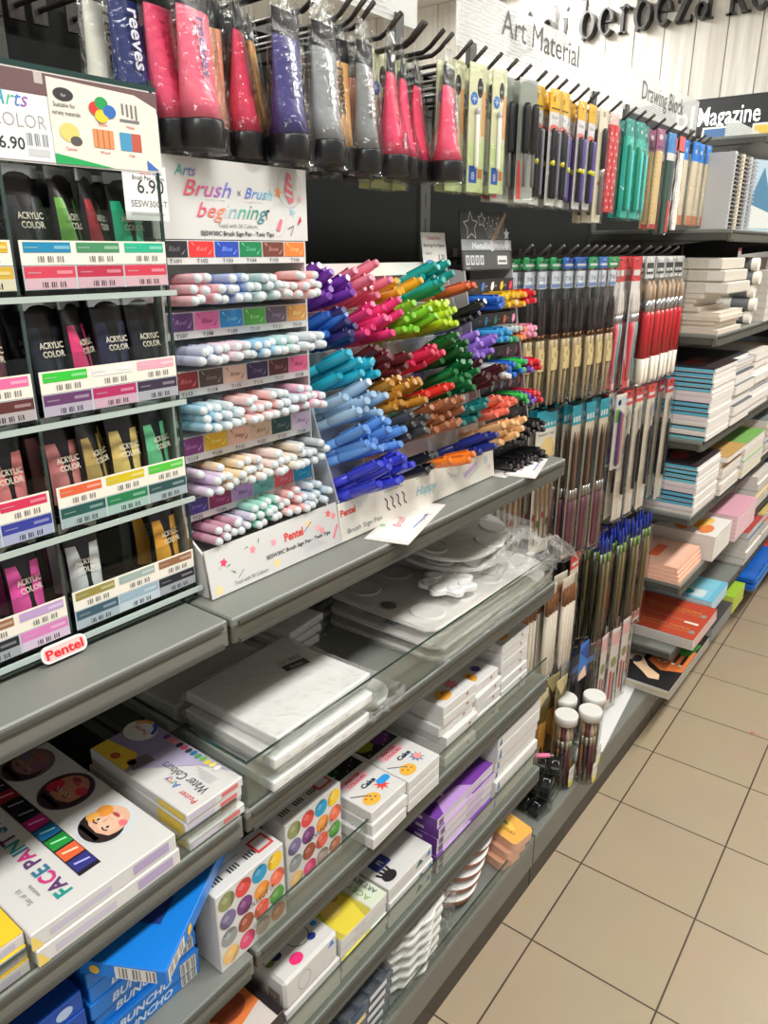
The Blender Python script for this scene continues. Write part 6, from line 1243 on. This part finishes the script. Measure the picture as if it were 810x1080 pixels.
# second shelf: rolls and thick drawing paper reams, thin cream pads
for k in range(9):
    pad('thin cream drawing pad, %s from the shelf of the top pile of pads' % ORD[k], (XI + R.uniform(0, .01), y0 + R.uniform(-.004, .006), B4D['b'] + .0125*k), (.395 + R.uniform(-.03, .008) - (.06 if k > 4 else 0), .26, .012), (214, 202, 186), (226, 218, 206), 'cream drawing pads')
for k in range(3):
    t = thing('paper_ream', 'thick grey-white paper block, %s from the bottom of the blocks on the cream pads' % ORD[k], 'paper', (XI, y0 + .01, B4D['b'] + .1126 + .0335*k), .0, 'thick paper blocks'); b = MB(); b.box((0, 0, 0), (.40 - .012*k, .26, .032), M((206, 198, 184), .7, 0, .05, 80), .003); b.obj('block', t); b = MB(); b.box((.34, -.0006, .004), (.401 - .012*k, .0, .028), M((226, 222, 214), .6)); b.obj('end_paper', t)
for k in range(5):
    t = thing('paper_roll', 'rolled white paper with a grey band, %s from the shelf behind the cream pads' % ORD[k], 'paper roll', (-.60 + .01*(k % 2), y0 + .42, B4D['b'] + .0215 + .042*k), 0, 'paper rolls'); b = MB(Matrix.Rotation(-PI/2, 4, 'Y')); b.lathe([(.0205, 0), (.0205, .36)], M((226, 220, 208), .6), 18); b.obj('roll', t); b = MB(Matrix.Rotation(-PI/2, 4, 'Y')); b.lathe([(.0210, .02), (.0210, .075)], M((120, 124, 126), .5), 18, None, True, (False, False)); b.obj('grey_band', t)
for k in range(7): pad('cream drawing pad of the second pile on that shelf, %s from the shelf' % ORD[k], (XI, y0 + .54, B4D['b'] + .024*k), (.40, .30, .0235), (206, 200, 190), (196, 190, 184), 'cream drawing pads')
# third shelf: tall block of blue-striped pads; fourth the same
def blue_stack(z, n, X, yy, dd, nm, h, seed, w=.40):
    r2 = random.Random(seed)
    for k in range(n):
        sp = ((126, 190, 200), (224, 216, 208), (126, 190, 200), (224, 216, 208), (222, 206, 214), (96, 176, 206), (96, 176, 206), (96, 176, 206), (222, 206, 214), (222, 206, 214), (110, 186, 210), (110, 186, 210), (110, 186, 210), (96, 176, 206), (110, 186, 210))[(k + seed*3) % 15]
        t = pad('drawing block with %s edge, %s from the bottom of the %s' % ({(96, 176, 206): 'a sky blue', (40, 60, 84): 'a dark blue', (222, 206, 214): 'a pinkish white', (224, 216, 208): 'a cream white', (126, 190, 200): 'a pale teal', (34, 44, 60): 'a black', (110, 186, 210): 'a light blue'}[sp], ORD[k] if k < 16 else 'top', nm), (X + r2.uniform(-.002, .003), yy + r2.uniform(-.002, .002), z + h*k), (w, dd, h - .0003), (232, 226, 220), (226, 222, 216) if k < n - 1 else (50, 60, 70), 'blue drawing blocks', 0, art_red if k == n - 1 else None)
        b = MB(); b.box((0, -.0012, .0005), (w - .004, -.0004, h*.62), M(sp, .5)); dk_ = sp[0] < 130
        if dk_: b.box((0, -.0011, h*.20), (w - .004, -.0005, h*.36), M((34, 44, 60), .5)); b.box((0, -.0013, h*.62), (w - .004, -.0004, h*.90), M((34, 44, 60), .5))
        b.obj('bound_edge', t)
blue_stack(B4D['c'], 15, XI, y0, .25, 'upper blue stack', .0148, 0, .402)
blue_stack(B4D['d'], 11, XI, y0, .25, 'lower blue stack', .0150, 1, .396)
def strip_stack(z, n, yy, dd, h, cols, nm, w=.40, art=None):
    for k in range(n):
        c = cols[k % len(cols)]; t = pad('pad with %s edge, %s from the shelf, %s' % (c[1], ORD[k], nm), (XI + R.uniform(-.003, .004), yy + R.uniform(-.002, .003), z + h*k), (w + R.uniform(-.012, .006), dd, h - .0004), (228, 222, 214), c[0], 'pads along the paper bay', 0, art if k == n - 1 else None)
        b = MB(); b.box((w*.72, -.0012, h*.1), (w*.94, -.0004, h*.7), M(c[0], .5)); b.obj('edge_mark', t)
GYB = [((92, 100, 112), 'a grey-blue'), ((70, 76, 92), 'a slate'), ((120, 90, 96), 'a mauve')]
strip_stack(B4D['c'], 5, y0 + .27, .24, .034, GYB, 'beside the upper blue stack', .41)
strip_stack(B4D['c'] + .171, 4, y0 + .27, .24, .012, [((190, 190, 194), 'a pale grey'), ((60, 62, 70), 'a charcoal')], 'on top of the grey-edged pads', .39)
strip_stack(B4D['c'], 8, y0 + .54, .30, .026, [((206, 60, 60), 'a red'), ((226, 220, 210), 'a white'), ((60, 90, 140), 'a blue')], 'far end of third shelf', .40)
strip_stack(B4D['d'], 7, y0 + .27, .24, .020, [((190, 150, 90), 'an ochre'), ((206, 200, 190), 'a beige')], 'beside the lower blue stack', .41)
strip_stack(B4D['d'], 6, y0 + .54, .30, .022, [((226, 206, 60), 'a yellow'), ((216, 210, 200), 'a cream'), ((120, 170, 90), 'a green')], 'far end of fourth shelf', .41)
# fifth shelf: peach pads, fruit pads; sixth: orange books; base: magazines
for k in range(4): pad('peach drawing pad, %s from the shelf' % ORD[k], (XI, y0 - .010 + .003*k, B4D['e'] + .0135*k), (.388 - .004*k, .25, .0132), (238, 190, 166), (240, 184, 158), 'peach drawing pads', 0, art_peach)
for k in range(6): pad('white pad with a fruit picture, %s from the shelf' % ORD[k], (XI, y0 + .262, B4D['e'] + .0155*k), (.418, .22, .0152), (226, 220, 212), (226, 222, 216), 'fruit pads', 0, art_fruit)
for k in range(6): pad('pink-edged pad beyond the fruit pads, %s from the shelf' % ORD[k], (XI, y0 + .51, B4D['e'] + .0165*k), (.43, .30, .0162), (236, 206, 210), (216, 160, 176), 'pink pads')
for k in range(4): pad('rust orange sketchbook with gold lettering, %s from the bottom' % ORD[k], (-.945, y0 + .046 - .004*k, B4D['f'] + .0115*k), (.408, .29, .0112), (222, 216, 210), (186, 72, 48), 'rust orange sketchbooks', 0, art_orange, 'sketchbook')
for k in range(3): pad('sky blue pad, %s from the shelf, beyond the rust sketchbooks' % ORD[k], (-.965, y0 + .36, B4D['f'] + .0165*k + .0), (.40, .22, .016), (206, 222, 228), (110, 184, 208), 'sky blue pads', 0, art_blue)
for k in range(5): pad('magazine with a painted hand cover, %s from the deck' % ORD[k], (-.955, 2.235 - .004*k, ZB + .001 + .0085*k), (.405, .46, .0082), (222, 206, 160) if k == 2 else (226, 222, 214), (40, 38, 40), 'hand cover magazines', 0, art_hand, 'art_magazine')
for k in range(7): pad('grey-edged magazine beyond the hand cover ones, %s from the deck' % ORD[k], (-.96, y0 + .365, ZB + .001 + .0085*k), (.41, .28, .0082), (176, 174, 170), (66, 66, 68), 'grey magazines', 0, None, 'art_magazine')
for k in range(3): pad('lime green pad near the far end of the base, %s from the deck' % ORD[k], (-.95, y0 + .665, ZB + .001 + .024*k), (.40, .18, .0235), (196, 206, 90), (150, 190, 50), 'lime pads')
# top shelf: ring-bound books standing, bag, pouch
def ringbook(x, y, w, h, th, c, label):
    t = thing('ring_bound_book', label, 'book', (x, y, B4D['a']), 0, 'ring-bound books'); b = MB(); b.box((-w, 0, 0), (-.006, th, h), M(c, .5)); b.obj('pages', t)
    b = MB()
    for q in range(int(h/.011)):
        zz = .008 + .011*q; b.tube([(-.010, th*.5 + (th*.5 + .002)*math.cos(a), zz) if False else (-.004 + .006*math.cos(a), th*.5 + (th*.5 + .001)*math.sin(a), zz) for a in [2*PI*i/6 for i in range(7)]], .0012, M((206, 200, 190), .4, .3), 4, (False, False))
    b.obj('wire_binding', t); return t
for k, (c, th, nm) in enumerate((((190, 190, 192), .020, 'pale grey'), ((52, 50, 52), .024, 'black'), ((226, 214, 190), .022, 'cream'), ((60, 58, 62), .026, 'charcoal'), ((190, 196, 202), .022, 'light grey'), ((150, 160, 170), .03, 'blue grey'))):
    ringbook(-.625, y0 + .075 + .045*k, .15, .205 - .004*(k % 2), th, c, '%s ring-bound book standing on the top paper shelf' % nm)
t = thing('picture_book', 'upright book with a blue mountain picture cover', 'book', (-.66, y0 + .37, B4D['a']), -.35); b = MB(); b.box((0, 0, 0), (.012, .16, .21), M((170, 190, 204), .45)); b.M = front(.0123, 0, 0); b.poly([(.01, .10), (.06, .19), (.10, .12), (.15, .17), (.15, .03), (.01, .03)], M((70, 120, 150), .5)); b.poly([(.01, .01), (.15, .01), (.15, .05), (.01, .08)], M((206, 210, 204), .5), .0005); b.obj('cover', t)
t = thing('cream_folder', 'tall cream folder standing beside the mountain book', 'folder', (-.655, y0 + .56, B4D['a']), -.15); b = MB(); b.box((0, 0, 0), (.03, .14, .23), M((230, 208, 176), .5, 0, .06, 20), .003); b.obj('sleeve', t); b = MB(); b.box((.004, .004, .225), (.026, .136, .236), WHITE); b.obj('paper_edge', t)
t = thing('zip_pouch', 'clear zip pouch with a red top on the top paper shelf', 'pouch', (-.66, y0 + .74, B4D['a']), -.2); b = MB(); b.loft([[(sx*dx, sy, z) for sx, sy in ((1, 0), (1, .19), (-1, .19), (-1, 0))] for z, dx in ((.001, .03), (.06, .04), (.12, .02), (.145, .004))], clear('pouch_plastic', (214, 206, 214), .1, .1, .7, .8, 30, .35, (190, 184, 196)), True); b.obj('pouch_body', t); b = MB(); b.box((-.006, -.003, .140), (.006, .193, .155), M((214, 110, 84), .45)); b.obj('zip_top', t)
# far bay goods
FC = [((210, 204, 196), 'cream'), ((90, 110, 150), 'blue'), ((190, 80, 76), 'red'), ((214, 190, 120), 'straw'), ((120, 130, 130), 'grey'), ((230, 226, 220), 'white')]
yb = YJ[4] + .02
for si, z in enumerate((1.62, 1.33, 1.012, .768, .53, .285)):
    for j in range(3):
        for k in range(5):
            c = FC[(si*2 + j + k) % 6]; pad('%s pad in the farthest bay, %s of its stack, %s stack of the %s shelf' % (c[1], ORD[k], ORD[j], ORD[si]), (XI, yb + .29*j, z + .0005 + .03*k), (.40 + .006*(k % 2), .27, .0296), (214, 208, 200), c[0], 'pads in the farthest bay')
for k in range(2):
    t = thing('blue_bag', 'bright blue plastic-wrapped pack on the far base deck, %s layer' % ORD[k], 'pack', (-.95, yb + .01, ZB + .001 + .034*k), 0, 'blue wrapped packs'); b = MB(); b.box((0, 0, 0), (.42, .44, .032), M((24, 96, 190), .3, 0, .2, 12), .008); b.obj('pack_body', t); b = MB(); b.box((.4205, .02, .006), (.4215, .42, .026), M((70, 140, 214), .4)); b.obj('print_band', t)
t = thing('red_pack', 'red and white pack at the far end of the base deck', 'pack', (-.93, yb + .48, ZB + .001)); b = MB(); b.box((0, 0, 0), (.42, .36, .06), M((190, 60, 50), .4), .006); b.obj('pack_body', t); b = MB(); b.box((.4205, .02, .035), (.4215, .34, .055), M((226, 190, 180), .5)); b.obj('print_band', t)
tag(MB(T(-.33, 2.47, .0003) @ RZ(.6)).poly([(0, 0), (.02, .004), (.016, .012), (.004, .01)], M((190, 90, 50), .6), .0).poly([(.018, .002), (.03, -.006), (.032, -.002)], M((190, 90, 50), .6), .0002).obj('leaf_scrap'), 'small orange scrap lying on the floor tiles', 'scrap')
# ---------------------------------------------------------------- camera and view
cam = bpy.data.cameras.new('camera'); co = bpy.data.objects.new('camera', cam); COL.objects.link(co); SC.camera = co
cam.sensor_fit = 'VERTICAL'; cam.sensor_height = 24.0; cam.lens = 785.0/1080.0*24.0; cam.clip_start = .02
ya, pi_ = math.radians(37.8), math.radians(19.3)
fw = Vector((-math.sin(ya)*math.cos(pi_), math.cos(ya)*math.cos(pi_), -math.sin(pi_)))
rt = Vector((math.cos(ya), math.sin(ya), 0)); up = rt.cross(fw)
co.matrix_world = Matrix(((rt.x, up.x, -fw.x, 0), (rt.y, up.y, -fw.y, 0), (rt.z, up.z, -fw.z, 1.56), (0, 0, 0, 1)))
vs = SC.view_settings; vs.view_transform = 'Standard'; vs.look = 'None'; vs.gamma = 1.0; vs.exposure = EXPO; vs.use_curve_mapping = False
SC.cycles.transparent_max_bounces = 32; SC.cycles.max_bounces = 8; SC.cycles.diffuse_bounces = 4; SC.cycles.glossy_bounces = 3
